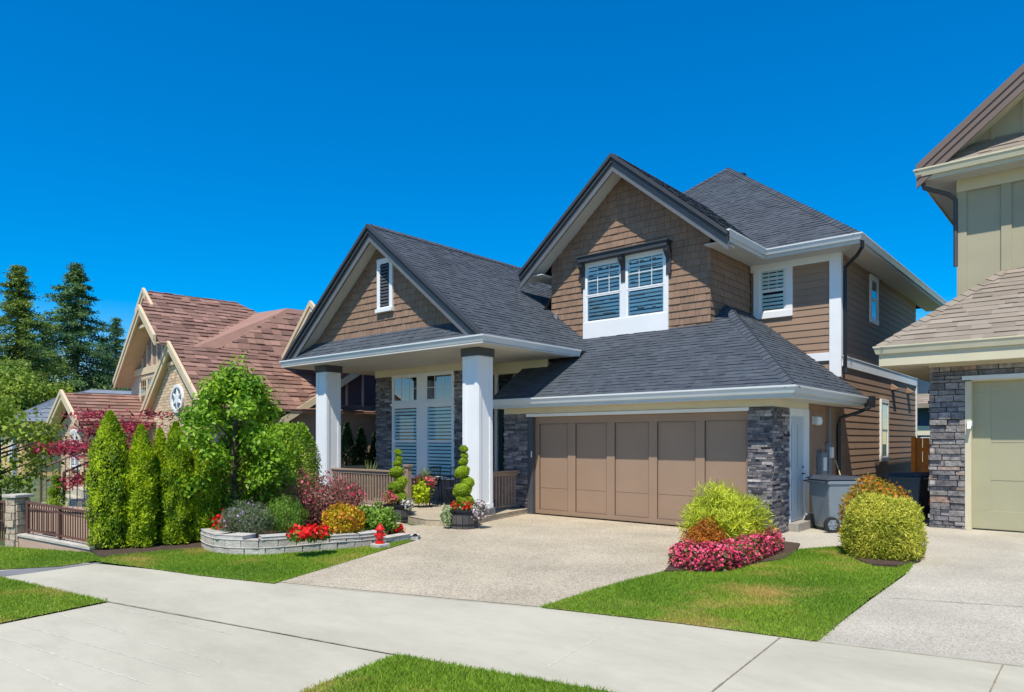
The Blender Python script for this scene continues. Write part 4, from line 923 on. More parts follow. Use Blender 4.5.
# generic bush
def bush(name, label, cat, px, py, wd, ht, m, n, size, group=None, z=0, depth=None, asp=.5, upw=.4, spread=.7, lump=.12, shell=.5, extra=None, loc=None, core=True, cl=5.0, dirout=0.0, boxy=False):
    b = loc if loc else gp(px, py, z); rx = wd/2; ry = (depth or wd)/2
    t = plant(name, label, cat, b, group)
    for k in range(5):
        a = RG.uniform(0, 6.28); MB().tube([b, (b[0]+.4*rx*math.cos(a), b[1]+.4*ry*math.sin(a), b[2]+ht*.6)], [.012, .004], 5).build('stem', bark, t)
    P, Nn = ball_points(n, (b[0], b[1], b[2]+ht*.42), rx, ry, ht*.58, shell, lump, 3, b[2]+.01, RG.uniform(0, 6))
    if boxy:
        c0 = np.array((b[0], b[1], b[2]+ht*.46)); q = (P-c0)/np.array((rx, ry, ht*.55)); rr_ = np.linalg.norm(q, axis=1, keepdims=True); dd = q/(rr_+1e-9)
        f = (np.sum(np.abs(dd)**3.4, axis=1, keepdims=True))**(-1/3.4); P = c0+dd*rr_*f*np.array((rx*.93, ry*.93, ht*.53)); kk = P[:, 2] > b[2]+.02; P, Nn = P[kk], Nn[kk]
    dv = Nn*dirout if dirout else None
    leaves('foliage', P, Nn, size, m, t, asp=asp, upw=upw, spread=spread, cl=cl, dirw=dv)
    if extra:
        for (nm, mm, nn_, sz, rr) in extra:
            P, Nn = ball_points(nn_, (b[0], b[1], b[2]+ht*.42), rx*rr, ry*rr, ht*.6*rr, .93, lump, 3, b[2]+ht*.25, RG.uniform(0, 6)); leaves(nm, P, Nn, sz, mm, t, asp=.9, spread=.5)['kind'] = 'stuff'
    return t
# bed plants, back to front
BZ = .16
bush('barberry_bush', 'burgundy leaved shrub in front of the porch railing, above the red geraniums', 'shrub', 318, 527, 1.15, .92, l_barb, 5200, .05, z=BZ, spread=.9, lump=.2, extra=[('flower', f_pink, 160, .05, 1.0)])
bush('barberry_bush', 'pink-flecked burgundy shrub touching the porch railing, right of the larger one', 'shrub', 345, 514, .75, .68, l_barb, 2600, .045, z=BZ, spread=.9, lump=.2, extra=[('flower', f_pink, 260, .05, 1.02)])
bush('lavender_bush', 'grey-green lavender clump with faint purple spikes', 'shrub', 248, 535, .78, .48, l_lav, 5200, .06, z=.2, asp=.16, upw=1.6, lump=.15, dirout=.8, extra=[('flower', f_purple, 150, .035, 1.03)])
bush('feathery_bush', 'feathery soft green plant between the lavender and the burgundy shrub', 'shrub', 284, 533, .66, .55, l_green, 4800, .06, z=.2, asp=.14, upw=1.8, lump=.15, dirout=.7)
bush('golden_bush', 'golden yellow dome-shaped shrub in the flower bed', 'shrub', 343, 536, .66, .52, l_gold, 3800, .045, z=.14, lump=.08, extra=[('new_growth', l_oran, 420, .05, 1.0)])
bush('green_bush', 'fresh green shrub between the golden one and the red pot flowers', 'shrub', 377, 531, .62, .42, l_green, 2600, .06, z=.12, asp=.6, lump=.2)
bush('trailing_plant', 'pale green trailing plant spilling at the foot of the left spiral topiary', 'plant', 381, 524, .32, .24, l_vari, 1200, .055, z=.06, asp=.7, lump=.2)
def flowers(label, px, py, wd, ht, n, m=f_red, z=0, name='geranium', group='red geraniums', size=.05):
    b = gp(px, py, z); t = plant(name, label, 'flowers', b, group)
    P, Nn = ball_points(int(n*.9), (b[0], b[1], b[2]+ht*.35), wd/2, wd/2, ht*.5, .4, .2, 3, b[2]); leaves('foliage', P, Nn, .055, l_green, t, asp=.8)
    P, Nn = ball_points(n, (b[0], b[1], b[2]+ht*.5), wd/2, wd/2, ht*.55, .75, .25, 4, b[2]+ht*.3, px); leaves('blossom', P, Nn, size, m, t, asp=.95, spread=.5)
flowers('red geraniums at the left end of the bed, against the wall cap', 224, 534, .34, .30, 260, z=.2)
flowers('red geraniums below the burgundy shrub, left clump', 304, 541, .40, .20, 420, z=.24)
flowers('red geraniums touching the golden shrub, right clump', 320, 539, .30, .19, 280, z=.24)
ob = gp(380, 545, .05); on = thing('garden_ornament', 'small red hydrant-shaped garden ornament at the end of the low wall', 'ornament', ob)
redp = mat('red_enamel', (.62, .012, .01), .35)
MB().box(ob[0]-.11, ob[0]+.11, ob[1]-.11, ob[1]+.11, .0, .075).build('base_slab', capm, on, bevel=.01)
MB().lathe((ob[0], ob[1], .075), [(.075, 0), (.075, .025), (.052, .03), (.052, .20), (.072, .205), (.072, .225), (.055, .24), (.03, .285), (.015, .29), (.015, .315)], 14).build('ornament_body', redp, on)
MB().tube([(ob[0]-.085*RV[0], ob[1]-.085*RV[1], .21), (ob[0]+.085*RV[0], ob[1]+.085*RV[1], .21)], .026, 10).build('side_cap', redp, on); MB().tube([(ob[0], ob[1], .19), (ob[0]-.075*FW[0], ob[1]-.075*FW[1], .19)], .03, 10).build('front_cap', redp, on)
flowers('small red flower cluster beside the driveway, right of the red ornament', 396, 537, .26, .22, 240, name='red_flower')
# right island bed
bj = gp(723, 551); 
bush('juniper', 'spiky yellow-green juniper in front of the garage pier', 'shrub', 723, 545, 1.25, .95, l_jun, 13000, .11, loc=(bj[0], bj[1], 0), asp=.13, upw=1.0, dirout=1.6, lump=.14, shell=.35, spread=.5)
bush('barberry_bush', 'bright orange barberry between the juniper and the pink flowers', 'shrub', 706, 563, .62, .58, l_oran, 3400, .045, lump=.15)
bush('barberry_bush', 'small orange barberry behind the right end of the pink flowers', 'shrub', 752, 552, .42, .48, l_oran, 1500, .045, lump=.15)
path = [gp(*p) for p in ((682, 568), (697, 571), (714, 571), (731, 568), (748, 562), (762, 556), (773, 550))]
t = plant('begonia_border', 'dense curved band of pink begonias along the edge of the lawn', 'flowers', path[3])
Ps, Ns = [], []
for i in range(len(path)-1):
    for s in np.linspace(0, 1, 6, endpoint=False):
        c = np.array(path[i])*(1-s)+np.array(path[i+1])*s; P, Nn = ball_points(420, (c[0], c[1], .14), .19, .19, .21, .75, .10, 4, .02, i+s); Ps.append(P); Ns.append(Nn)
P = np.vstack(Ps); Nn = np.vstack(Ns); k = RG.random(len(P)) < .62
leaves('blossom', P[k]+Nn[k]*.01, Nn[k], .034, f_pink, t, asp=.95, spread=.5, cl=14); leaves('foliage', P[~k]-Nn[~k]*.02, Nn[~k], .06, leafm('begonia_leaf', (.10, .04, .02), (.20, .24, .05)), t, asp=.8)
# right yellow bush
by = gp(882, 563); bush('variegated_bush', 'rounded yellow variegated shrub between the two driveways', 'shrub', 0, 0, 1.04, .90, l_bush, 26000, .050, loc=(by[0]-.12, by[1]+.50, 0), asp=.26, lump=.05, shell=.6, cl=8, dirout=1.1, boxy=True)
bush('barberry_bush', 'orange-tipped green shrub pressed against the back of the yellow variegated shrub', 'shrub', 0, 0, .98, 1.10, leafm('orange_green_leaf', (.16, .24, .02), (.50, .36, .03), (.85, .28, .03)), 9000, .042, loc=(by[0]-.28, by[1]+.82, 0), asp=.4, lump=.08, boxy=True, dirout=.7, extra=[('tips', l_oran, 1300, .05, 1.0)])
# background maple, small topiary
mb0 = (-5.75, -6.95, 0)
t = plant('japanese_maple', 'dark red lace-leaved maple behind the tall cone-topped cedar', 'tree', mb0); tr = MB(); tr.tube([mb0, (-5.7, -6.9, .9), (-5.6, -6.85, 1.6)], [.06, .045, .03], 7); Ps, Ns = [], []
for k in range(34):
    az = RG.uniform(0, 6.28); ln = RG.uniform(.35, 1.45); zt = RG.choice([1.05, 1.35, 1.7, 2.05, 2.35])+RG.uniform(-.08, .08)-ln*.12; c = np.array((-5.6+math.cos(az)*ln*.8, -6.85+math.sin(az)*ln*.8, zt-.05))
    tr.tube([(-5.6, -6.85, min(1.5, zt-.25)), tuple(c)], [.018, .004], 5); q = c+RG.normal(size=(105, 3))*np.array((.22, .22, .05)); Ps.append(q); Ns.append(np.tile((0, 0, 1.), (105, 1)))
tr.build('trunk', bark, t); leaves('crown', np.vstack(Ps), np.vstack(Ns), .10, l_maple, t, asp=.4, spread=.6)
def spiral(t, c, H_, r0, r1, turns, blob0, blob1, m, n=5200, ph=0.):
    s = RG.random(n)**.85; s = 1-s; ang = ph+s*turns*2*math.pi; R = r0+(r1-r0)*s; br = (blob0+(blob1-blob0)*s)*(1+.22*np.sin(s*turns*4*math.pi+1))
    C = np.c_[c[0]+R*np.cos(ang), c[1]+R*np.sin(ang), c[2]+s*H_]; d = unit(RG.normal(size=(n, 3))); P = C+d*br[:, None]*(RG.uniform(.75, 1.0, n)[:, None])*np.array((1, 1, .8))
    leaves('foliage', P, d, .028, m, t, asp=.6, spread=.5, cl=3)
t = plant('topiary', 'small green cone topiary behind the brown iron fence', 'plant', (-4.75, -8.0, 0)); stem(t, [(-4.75, -8, 0), (-4.75, -8, .8)], [.03, .01], name='trunk'); spiral(t, (-4.75, -8.0, .12), .9, .12, .01, 4, .2, .05, l_cedar, 5200)
# ---- planters with spiral topiary
def planter(px, py, label, label2, pot_r, pot_h, H_, ph):
    b = gp(px, py, .0); t = thing('planter', label, 'planter', b, 'dark wooden planters on the driveway edge')
    w = MB(); n = 14
    for k in range(n):
        a0, a1 = 2*math.pi*(k+.04)/n, 2*math.pi*(k+.96)/n
        w.prism([(b[0]+pot_r*s*math.cos(a), b[1]+pot_r*s*math.sin(a), .01) for s, a in ((.92, a0), (.92, a1), (.78, a1), (.78, a0))], (0, 0, pot_h))
    w.build('staves', barrel, t)
    w = MB()
    for zz in (pot_h*.22, pot_h*.85): w.lathe((b[0], b[1], zz), [(pot_r*.95, 0), (pot_r*.95, .025)], 20)
    w.lathe((b[0], b[1], pot_h-.02), [(pot_r*.9, 0), (pot_r*1.02, .01), (pot_r*1.02, .045), (pot_r*.9, .05)], 20); w.build('hoop', blackm, t)
    MB().lathe((b[0], b[1], pot_h-.06), [(pot_r*.9, 0), (pot_r*.88, .04)], 16).build('soil', soil, t)
    s = plant('spiral_topiary', label2, 'topiary', (b[0], b[1], pot_h-.02), 'spiral topiaries in dark planters')
    stem(s, [(b[0], b[1], pot_h-.02), (b[0], b[1], pot_h+H_)], [.022, .008], name='trunk')
    Ps, Ns = [], []
    for zz, dx, r in ((1.50, 0, .07), (1.385, .015, .062), (1.275, -.01, .085), (1.10, -.035, .135), (.93, .07, .12), (.775, -.03, .17), (.60, .02, .165)):
        zz = pot_h+.10+(zz-.5)*H_/1.12; q, nn_ = ball_points(int(13000*r*r*22), (b[0]+dx*RV[0], b[1]+dx*RV[1], zz), r, r, r*.80, .82, .07, 3, None, zz*5); q[:, 2] += (q[:, 0]-b[0])*.25*(1 if dx < 0 else -1); Ps.append(q); Ns.append(nn_)
    leaves('foliage', np.vstack(Ps), np.vstack(Ns), .026, l_topi, s, asp=.6, spread=.5, cl=3)
    return b
b = planter(398, 521, 'round dark wooden planter at the left of the porch step', 'clipped spiral topiary nearest the porch railing post', .30, .32, 1.12, 2.2)
c = planter(464, 528, 'round dark wooden planter in front of the right porch column', 'clipped spiral topiary in front of the right porch column', .29, .33, 1.20, 3.0)
def potfl(label, base, dx, dz, wd, ht, m, n, cat='flowers', name='flowers', mf=l_green, size=.05, group=None):
    o = (base[0]+dx*RV[0]-.10*FW[0], base[1]+dx*RV[1]-.10*FW[1], dz); t = plant(name, label, cat, o, group)
    P, Nn = ball_points(n, (o[0], o[1], o[2]+ht*.4), wd/2, wd/2, ht*.55, .6, .2, 4, None, dx*9); leaves('foliage', P[:n//2], Nn[:n//2], size, mf, t, asp=.8, spread=.7)
    if m is not None: leaves('blossom', P[n//2:]+Nn[n//2:]*.015, Nn[n//2:], size*.9, m, t, asp=.95, spread=.5)
potfl('coral pink geranium in the left planter', b, -.12, .38, .30, .26, f_pink, 480)
potfl('silvery trailing plant in the left planter', b, .20, .26, .26, .22, f_white, 320, mf=l_vari)
potfl('red geranium in the middle of the right planter', c, .06, .36, .2, .22, f_red, 300)
potfl('small red geranium at the left rim of the right planter', c, -.16, .38, .13, .14, f_red, 130)
potfl('pale variegated ivy hanging over the left side of the right planter', c, -.30, .10, .26, .34, None, 900, 'plant', 'trailing_plant', l_vari)
potfl('whitish flowering trailer over the right side of the right planter', c, .28, .22, .32, .32, f_white, 600, 'plant', 'trailing_plant', leafm('dusky_leaf', (.12, .14, .07), (.32, .30, .22)))
# rock at the column foot
rb = gp(486, 520); w = MB(); 
v = []; random.seed(3)
t_ = [(rb[0], rb[1])]
w.lathe((rb[0], rb[1], 0), [(.13, 0), (.15, .06), (.12, .14), (.05, .19)], 9); o = w.build('rock', rockm, None, bevel=.01)
for vv in o.data.vertices: vv.co.x += random.uniform(-.02, .02); vv.co.y += random.uniform(-.02, .02); vv.co.z += random.uniform(-.012, .012)
tag(o, 'small grey rock at the foot of the right porch column', 'rock')
# hanging style plant stand on the porch slab
sp = gp(424, 507, .12); sx, sy = sp[0], sp[1]
ps = thing('plant_stand', 'thin wire plant stand on the porch step between the two topiaries', 'plant stand', (sx, sy, .12))
w = MB()
for k in range(3):
    a = k*2.09+.4; w.tube([(sx+.16*math.cos(a), sy+.16*math.sin(a), .12), (sx+.12*math.cos(a), sy+.12*math.sin(a), .62)], .007, 6)
w.lathe((sx, sy, .60), [(.13, 0), (.14, .01), (.13, .02)], 16); w.build('frame', ironm, ps)
MB().lathe((sx, sy, .50), [(.09, 0), (.15, .2), (.16, .22), (.14, .22)], 16).build('bowl', barrel, ps)
potfl('bright chartreuse sweet potato vine cascading over the wire plant stand', (sx, sy), -.04, .28, .42, .46, None, 1500, 'plant', 'vine', l_chart, .075)
potfl('pink petunias at the right side of the plant stand bowl', (sx, sy), .14, .62, .22, .22, f_pink, 320)
potfl('bronze foliage at the back left of the plant stand bowl', (sx, sy), -.12, .68, .2, .2, None, 420, 'plant', 'foliage_plant', l_barb)
def spiky(label, o, n, ln, m=l_grassy, group=None):
    t = plant('spiky_plant', label, 'plant', o, group); w = MB()
    for k in range(n):
        a = RG.uniform(0, 6.28); tl = RG.uniform(.15, .75); d = np.array((math.cos(a)*tl, math.sin(a)*tl, 1.)); d /= np.linalg.norm(d); l = ln*RG.uniform(.7, 1.1); p = np.array(o); s = np.array((-math.sin(a), math.cos(a), 0))*.009
        m1 = p+d*l*.55; e_ = p+d*l-np.array((0, 0, tl*l*.25)); w.add([tuple(p-s), tuple(p+s), tuple(m1+s*1.2), tuple(m1-s*1.2), tuple(e_)], [(0, 1, 2, 3), (3, 2, 4)], RG.random())
    w.build('leaves', m, t)
spiky('upright grassy spikes growing out of the plant stand bowl', (sx, sy, .70), 34, .42)
pp_ = (-4.35, -1.25, .12)
q = thing('flower_pot', 'dark pot on the porch behind the railing, holding the spiky plant', 'pot', pp_); MB().lathe(pp_, [(.12, 0), (.17, .38), (.19, .40), (.16, .42)], 16).build('pot_body', barrel, q)
spiky('spiky arching plant rising above the porch railing', (pp_[0], pp_[1], .52), 46, .72)
# patio set
def chair(x, y, rz, label):
    t = thing('patio_chair', label, 'chair', (x, y, .12), 'dark metal patio chairs on the porch'); c_, s_ = math.cos(rz), math.sin(rz)
    T = lambda p: (x+p[0]*c_-p[1]*s_, y+p[0]*s_+p[1]*c_, .12+p[2])
    MB(T).box(-.2, .2, -.2, .2, .42, .45).build('seat', blackm, t, bevel=.01)
    w = MB(T); w.tube([(-.2, .2, .43), (-.2, .26, .9), (.2, .26, .9), (.2, .2, .43)], .013, 6)
    for k in range(6): w.tube([(-.15+.06*k, .205, .45), (-.15+.06*k, .26, .9)], .006, 5)
    w.build('backrest', blackm, t)
    for a, b_ in ((-1, -1), (1, -1), (-1, 1), (1, 1)): MB(T).tube([(a*.19, b_*.19, .43), (a*.21, b_*.22, 0)], .012, 6).build('leg', blackm, t)
    w = MB(T); 
    for a in (-1, 1): w.tube([(a*.2, .24, .66), (a*.22, -.15, .66), (a*.2, -.19, .43)], .011, 6)
    w.build('armrest', blackm, t)
chair(-1.75, -.75, .5, 'dark metal patio chair seen between the plant stand and the right topiary')
chair(-2.9, -.6, -1.4, 'dark metal patio chair under the shuttered porch window, left of the other')
tt = thing('patio_table', 'small round dark patio table between the two porch chairs', 'table', (-2.3, -.75, .12))
MB().lathe((-2.3, -.75, .80), [(.34, 0), (.35, .01), (.34, .025)], 24).build('tabletop', blackm, tt)
for k in range(4):
    a = k*1.57+.6; MB().tube([(-2.3+.08*math.cos(a), -.75+.08*math.sin(a), .8), (-2.3+.26*math.cos(a), -.75+.26*math.sin(a), .12)], .012, 6).build('leg', blackm, tt)
# ---- wheelie bins
def bin_(x, y, rz, m, lidm, label, sc=1.0):
    t = thing('wheelie_bin', label, 'bin', (x, y, 0)); c_, s_ = math.cos(rz), math.sin(rz)
    T = lambda p: (x+(p[0]*c_-p[1]*s_)*sc, y+(p[0]*s_+p[1]*c_)*sc, p[2]*sc)
    w = MB(T); lo, hi = .24, .31
    a = [(-lo, -lo, .05), (lo, -lo, .05), (lo, lo, .05), (-lo, lo, .05)]; b_ = [(-hi, -hi*.95, .86), (hi, -hi*.95, .86), (hi, hi, .86), (-hi, hi, .86)]
    w.add(a+b_, [(3, 2, 1, 0), (0, 1, 5, 4), (1, 2, 6, 5), (2, 3, 7, 6), (3, 0, 4, 7), (4, 5, 6, 7)]); w.build('body', m, t, bevel=.03)
    MB(T).box(-.325, .325, -.31, .325, .80, .865).build('rim', m, t, bevel=.012)
    w = MB(T); w.add([(-.34, -.35, .875), (.34, -.35, .875), (.34, .36, .875), (-.34, .36, .875), (-.28, -.28, .93), (.28, -.28, .93), (.28, .25, .945), (-.28, .25, .945)], [(3, 2, 1, 0), (0, 1, 5, 4), (1, 2, 6, 5), (2, 3, 7, 6), (3, 0, 4, 7), (4, 5, 6, 7)]); w.build('lid', lidm, t, bevel=.012)
    MB(T).tube([(-.27, .36, .84), (-.27, .42, .84), (.27, .42, .84), (.27, .36, .84)], .014, 6).build('handle', lidm, t)
    for sx_ in (-1, 1):
        u0 = sx_*.27
        w = MB(T); w.tube([(u0, .25, .13), (u0+sx_*.06, .25, .13)], .13, 20); wh = w.build('wheel', rubber, t)
        w = MB(T); w.tube([(u0+sx_*.055, .25, .13), (u0+sx_*.066, .25, .13)], .085, 16)
        for k in range(6): 
            a_ = k*math.pi/3; w.tube([(u0+sx_*.067, .25, .13), (u0+sx_*.067, .25+.09*math.cos(a_), .13+.09*math.sin(a_))], .011, 5)
        w.build('rim', binm, wh)
bin_(5.93, 1.50, math.radians(138), binm, binlid, 'grey wheelie bin with dark lid beside the white side door', 1.08)
bin_(6.55, 4.6, math.radians(-100), binblue, binblue, 'dark blue wheelie bin in the shade by the grey stone pier', 1.05)
o = MB().tube([(5.45, 3.2, 1.25), (5.95, 2.75, .05)], .014, 6).build('pole', mat('pale_wood', (.5, .38, .25), .8)); tag(o, 'pale wooden pole leaning on the brown siding behind the yellow shrub', 'pole')
ft = thing('cedar_fence', 'bright orange cedar board fence between the two houses', 'fence', (6.6, 6.6, 0))
w = MB()
for k in range(6): w.box(6.28+k*.145, 6.28+k*.145+.135, 6.6, 6.62, .02, 1.72)
w.build('board', cedar, ft); MB().box(6.26, 7.15, 6.62, 6.66, .4, .49).build('fence_rail', cedar, ft); MB().box(6.26, 7.15, 6.62, 6.66, 1.4, 1.49).build('fence_rail', cedar, ft); MB().box(6.19, 6.28, 6.55, 6.64, 0, 1.75).build('post', cedar, ft)
# ================================================================== IRON FENCE, PIERS
ft = thing('iron_fence', 'brown picket fence on a low kerb between the stone pier and the cedars', 'fence', (-2.6, -8.6, 0))
A_, B_ = np.array((-3.15, -8.85)), np.array((-1.85, -8.36)); d = B_-A_; L_ = np.linalg.norm(d); d /= L_
T_ = frame_of((A_[0], A_[1], 0), (d[0], d[1]), (d[1], -d[0]))
T = lambda p: T_((p[0], p[1], p[2]-.085*p[0]))
MB(T).box(-.1, L_+.05, -.08, .08, -.13, .15).build('kerb', boardp, ft)
MB(T).box(-.1, L_+.06, -.10, .10, .15, .185).build('kerb_cap', block, ft)
MB(T).box(0, L_+.2, -.03, .03, .67, .70).box(0, L_+.2, -.012, .012, .59, .61).box(0, L_+.2, -.015, .015, .24, .265).build('fence_rail', ironm, ft)
w = MB(T); x = .04
while x < L_+.2: w.box(x-.006, x+.006, -.006, .006, .265, .67); x += .052
w.build('pickets', ironm, ft)
for x in (.0, L_*.5, L_+.15): MB(T).box(x-.022, x+.022, -.022, .022, .2, .71).build('post', ironm, ft)
bd = thing('board_fence', 'pinkish board fence standing behind the brown picket fence', 'fence', (-2.9, -8.2, 0))
T2 = frame_of((-4.7, -8.85, 0), (d[0], d[1]), (d[1], -d[0])); w = MB(T2)
for k in range(20): w.box(.25+k*.115, .25+k*.115+.10, 0, .015, 0, .58)
w.build('board', boardp, bd); MB(T2).box(.25, 2.5, .015, .04, .5, .55).build('fence_rail', boardp, bd)
for (x, y, lab) in ((-3.36, -8.93, 'square stone pier at the end of the brown picket fence'),):
    t = thing('stone_pier', lab, 'pier', (x, y, 0)); T3 = frame_of((x, y, 0), (d[0], d[1]), (d[1], -d[0]))
    w = MB(T3); w.box(-.10, .10, -.10, .10, -.02, .76); w.build('pier_core', mortar, t)
    w = MB(); 
    f3 = lambda p: T3(p)
    q = [f3((-.10, .10, -.02)), f3((.10, .10, -.02)), f3((.10, .10, .76)), f3((-.10, .10, .76))]; coursed(w, q, (d[1], -d[0], 0), .11, .2, .03, .4, .5, expj=.2, flat=True, gap=.01)
    q = [f3((.10, -.10, -.02)), f3((.10, .10, -.02)), f3((.10, .10, .76)), f3((.10, -.10, .76))]; coursed(w, q, (d[0], d[1], 0), .11, .2, .03, .4, .5, expj=.2, flat=True, gap=.01)
    w.build('stone_veneer', mat('warm_stone', (.46, .37, .27), .9, var=.2, noise=.2, nscale=9, bump=.8, bscale=25), t, bevel=.006)
    MB(T3).box(-.155, .155, -.155, .155, .76, .81).build('cap', block, t, bevel=.01)
ft = thing('iron_fence', 'short run of brown picket fence left of the stone pier, at the photo edge', 'fence', (-4, -9.2, 0))
T = frame_of((-5.3, -9.65, 0), (d[0], d[1]), (d[1], -d[0])); w = MB(T); x = .04
while x < 1.85: w.box(x-.008, x+.008, -.008, .008, .05, .66); x += .055
w.build('pickets', ironm, ft); MB(T).box(0, 1.85, -.03, .03, .66, .69).box(0, 1.85, -.012, .012, .36, .38).box(0, 1.85, -.015, .015, .05, .08).build('fence_rail', ironm, ft)
# stair with handrail in neighbour's yard
o = thing('garden_steps', 'concrete steps with dark brown handrail in front of the brick entry', 'steps', (-6.6, -7.9, 0))
e0 = far(50, 14.6); w = MB()
def TS(p): return (e0[0]+Uw[0]*p[0]+Vw[0]*p[1], e0[1]+Uw[1]*p[0]+Vw[1]*p[1], p[2]+.15)
w = MB(TS)
for k in range(4): w.box(-1.2, 1.6, k*.28, 1.4, .15*k-.2, .15*(k+1))
w.build('steps', concrete, o)
for sx_ in (-1.1, 1.5):
    w = MB(TS); w.tube([(sx_, 0, .9), (sx_, 1.2, 1.45)], .025, 6).tube([(sx_, 0, 0), (sx_, 0, .9)], .025, 6).tube([(sx_, 1.2, .5), (sx_, 1.2, 1.45)], .025, 6)
    for k in range(9): w.tube([(sx_, .12*k+.1, .1+.07*k), (sx_, .12*k+.1, .94+.055*k)], .009, 5)
    w.build('handrail', ironm, o)

# ================================================================== TREES BEHIND
def conifer(px, D, top, wd_px, label, m, n=16000, seed=0, low=0.06):
    b = far(px, D); Hh = (440-top)/700*D+1.67; R = wd_px/700*D; rs = np.random.default_rng(seed)
    t = plant('fir_tree', label, 'fir', b, 'tall firs behind the left house'); w = MB(); w.tube([b, (b[0], b[1], Hh*.5), (b[0], b[1], Hh*.98)], [.32, .18, .03], 8)
    Ps, Ns = [], []; nb = 190
    for k in range(nb):
        s = (k+.5)/nb; z = Hh*(low+(1-low)*s)+rs.uniform(-.3, .3)*(1-s); L_ = R*1.25*(1-s)**.95*rs.uniform(.35, 1.25)+.25; az = k*2.4+rs.uniform(-.9, .9)
        dr_ = np.array((math.cos(az), math.sin(az), 0)); e_ = np.array((b[0], b[1], z))+dr_*L_+np.array((0, 0, -.16*L_+rs.uniform(-.2, .3)))
        s0 = np.array((b[0], b[1], z)); w.tube([tuple(s0), tuple(e_)], [.05, .012], 4)
        q = int(n/nb*(.35+1.3*(1-s))); f = rs.random(q)**.7; c = s0+(e_-s0)*f[:, None]; wdt = .07*R*(1.25-f)*(1.15-s)+.10
        P = c+rs.normal(size=(q, 3))*np.c_[wdt*1.2, wdt*1.2, wdt*.5]; Ps.append(P); Ns.append(np.tile(dr_*.5+np.array((0, 0, 1.)), (q, 1)))
    w.build('trunk', bark, t); leaves('crown', np.vstack(Ps), np.vstack(Ns), .0145*Hh, m, t, asp=.36, spread=.6, cl=.9)
conifer(76, 62, 266, 84, 'tallest dark fir with drooping open branches behind the small brick gable', l_fir, 60000, 3)
conifer(18, 52, 267, 66, 'warm green fir with pointed top at the far left edge', l_fir2, 52000, 5)
conifer(-32, 60, 290, 50, 'fir cut by the left edge of the photo', l_fir, 24000, 8)
conifer(116, 75, 318, 34, 'shorter dark fir just behind the left gable of the tiled house', l_fir, 24000, 11)
conifer(47, 70, 322, 62, 'low dark fir between the two tall firs', l_fir, 24000, 12)
conifer(103, 80, 338, 52, 'low distant fir right of the tallest fir', l_fir, 20000, 14)
def broad(px, D, top, bot, rx_px, label, m, n, size, k=30, seed=1):
    b = far(px, D); zt = (440-top)/700*D+1.67; zb = max(.2, (440-bot)/700*D+1.67); R = rx_px/700*D; rs = np.random.default_rng(seed)
    t = plant('broadleaf_tree', label, 'tree', b, 'broadleaf trees at the left edge'); w = MB(); w.tube([b, (b[0], b[1], (zt+zb)/2), (b[0], b[1], zt*.9)], [.04*R+.03, .03*R+.02, .01], 8); Ps, Ns = [], []
    for j in range(k):
        dv = unit(rs.normal(size=(1, 3)))[0]*rs.uniform(.35, .95)**.6; c = np.array((b[0]+dv[0]*R, b[1]+dv[1]*R, (zt+zb)/2+dv[2]*(zt-zb)/2*.92)); w.tube([(b[0], b[1], max(zb, c[2]-.3*R)), tuple(c)], [.018*R+.005, .006], 5)
        q = c+rs.normal(size=(n//k, 3))*R*np.array((.17, .17, .11)); Ps.append(q); Ns.append(q-c+np.array((0, 0, .1*R)))
    w.build('trunk', bark, t); leaves('crown', np.vstack(Ps), np.vstack(Ns), size, m, t, asp=.6, spread=.7, cl=3.5/R)
broad(8, 42, 368, 440, 50, 'wide light green tree in front of the firs, behind the yellow house', l_broad, 26000, .20, 44, 2)
broad(95, 50, 392, 440, 40, 'low green tree in shade behind the small brick gable', l_fir2, 12000, .24, 24, 6)
broad(-2, 13.2, 392, 500, 50, 'leafy tree with loose branches in front of the yellow house, cut by the left edge', l_broad, 3000, .10, 34, 4)
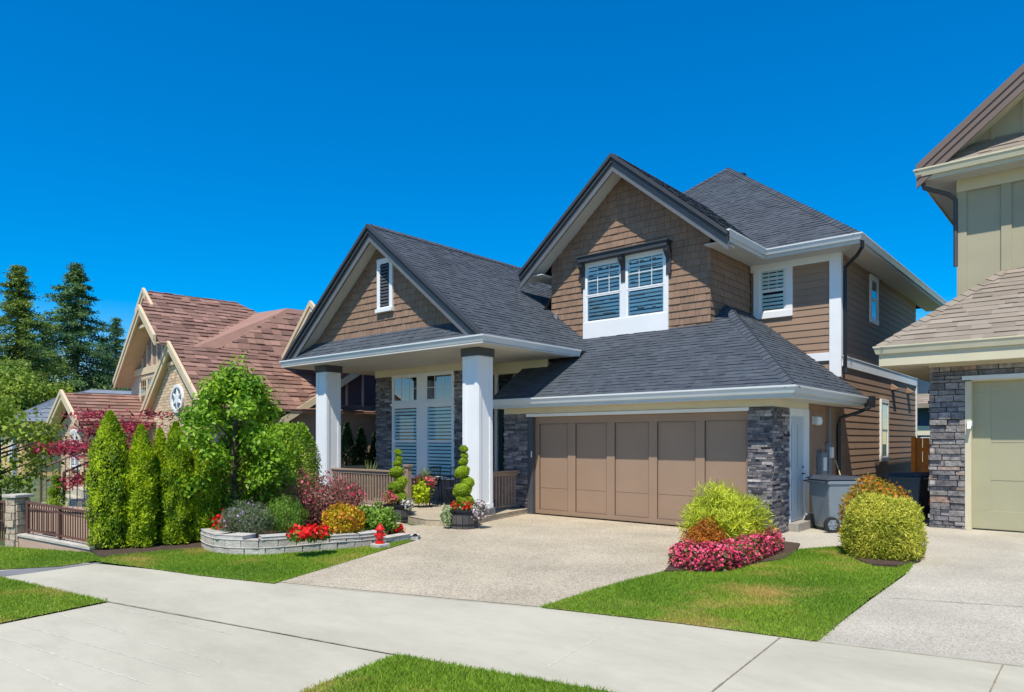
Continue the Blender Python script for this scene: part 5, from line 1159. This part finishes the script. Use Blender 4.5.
# dark evergreens between the houses, seen through the porch
for i, (px, D, top, r) in enumerate(((347, 20.4, 424, .36), (361, 20.8, 429, .34), (375, 21.3, 434, .30))):
    b = far(px, D); h = (440-top)/700*D+1.67; t = plant('dark_cedar', ('left one of the dark cedars seen through the porch', 'middle dark cedar seen through the porch', 'dark cedar seen through the porch beside the stone corner')[i], 'cedar', b, 'dark cedars between the houses')
    stem(t, [b, (b[0], b[1], h*.8)], [.05, .01], name='trunk'); n = 3500; z = RG.random(n); a = RG.uniform(0, 6.28, n); rr = r*(1-z**2.2)*(.65+.4*RG.random(n)); leaves('foliage', np.c_[b[0]+rr*np.cos(a), b[1]+rr*np.sin(a), z*h], np.c_[np.cos(a), np.sin(a), .4+0*a], .09, l_spruce, t, upw=1., asp=.4)

# ================================================================== LIGHT, SKY, CAMERA
SUN = np.array((.46, -1, 1.9)); SUN = SUN/np.linalg.norm(SUN)
sun = bpy.data.lights.new('sun', 'SUN'); sun.energy = 4.4; sun.angle = math.radians(.5); sun.color = (1, .93, .80)
so = bpy.data.objects.new('sun', sun); COL.objects.link(so)
from mathutils import Vector
so.rotation_euler = Vector(SUN).to_track_quat('Z', 'Y').to_euler(); so.location = (20, -30, 40)
wd = bpy.data.worlds.new('World'); SC.world = wd; wd.use_nodes = True; nt = wd.node_tree
sk = nt.nodes.new('ShaderNodeTexSky'); sk.sky_type = 'NISHITA'; sk.sun_disc = False; sk.sun_elevation = math.asin(SUN[2]); sk.sun_rotation = math.atan2(SUN[0], SUN[1])
sk.air_density = 1.0; sk.dust_density = .0; sk.ozone_density = 4.0; sk.altitude = 300
hs = nt.nodes.new('ShaderNodeHueSaturation'); hs.inputs['Saturation'].default_value = 1.9; hs.inputs['Value'].default_value = 1.58; hs.inputs['Hue'].default_value = .506
gm = nt.nodes.new('ShaderNodeGamma'); gm.inputs[1].default_value = .8; nt.links.new(sk.outputs[0], gm.inputs[0]); nt.links.new(gm.outputs[0], hs.inputs['Color']); nt.links.new(hs.outputs[0], nt.nodes['Background'].inputs[0]); nt.nodes['Background'].inputs[1].default_value = .12
cd = bpy.data.cameras.new('camera'); co = bpy.data.objects.new('camera', cd); COL.objects.link(co); SC.camera = co
co.location = CAM; co.rotation_euler = (math.radians(90), 0, math.atan2(-FW[0], FW[1])); cd.sensor_width = 36; cd.lens = 36*700/1024; cd.shift_y = (440-346)/1024; cd.clip_end = 2000
SC.view_settings.view_transform = 'Standard'; SC.view_settings.look = 'None'; SC.view_settings.exposure = .3; SC.view_settings.gamma = 1
for o in bpy.data.objects:
    if 'org' in o: del o['org']
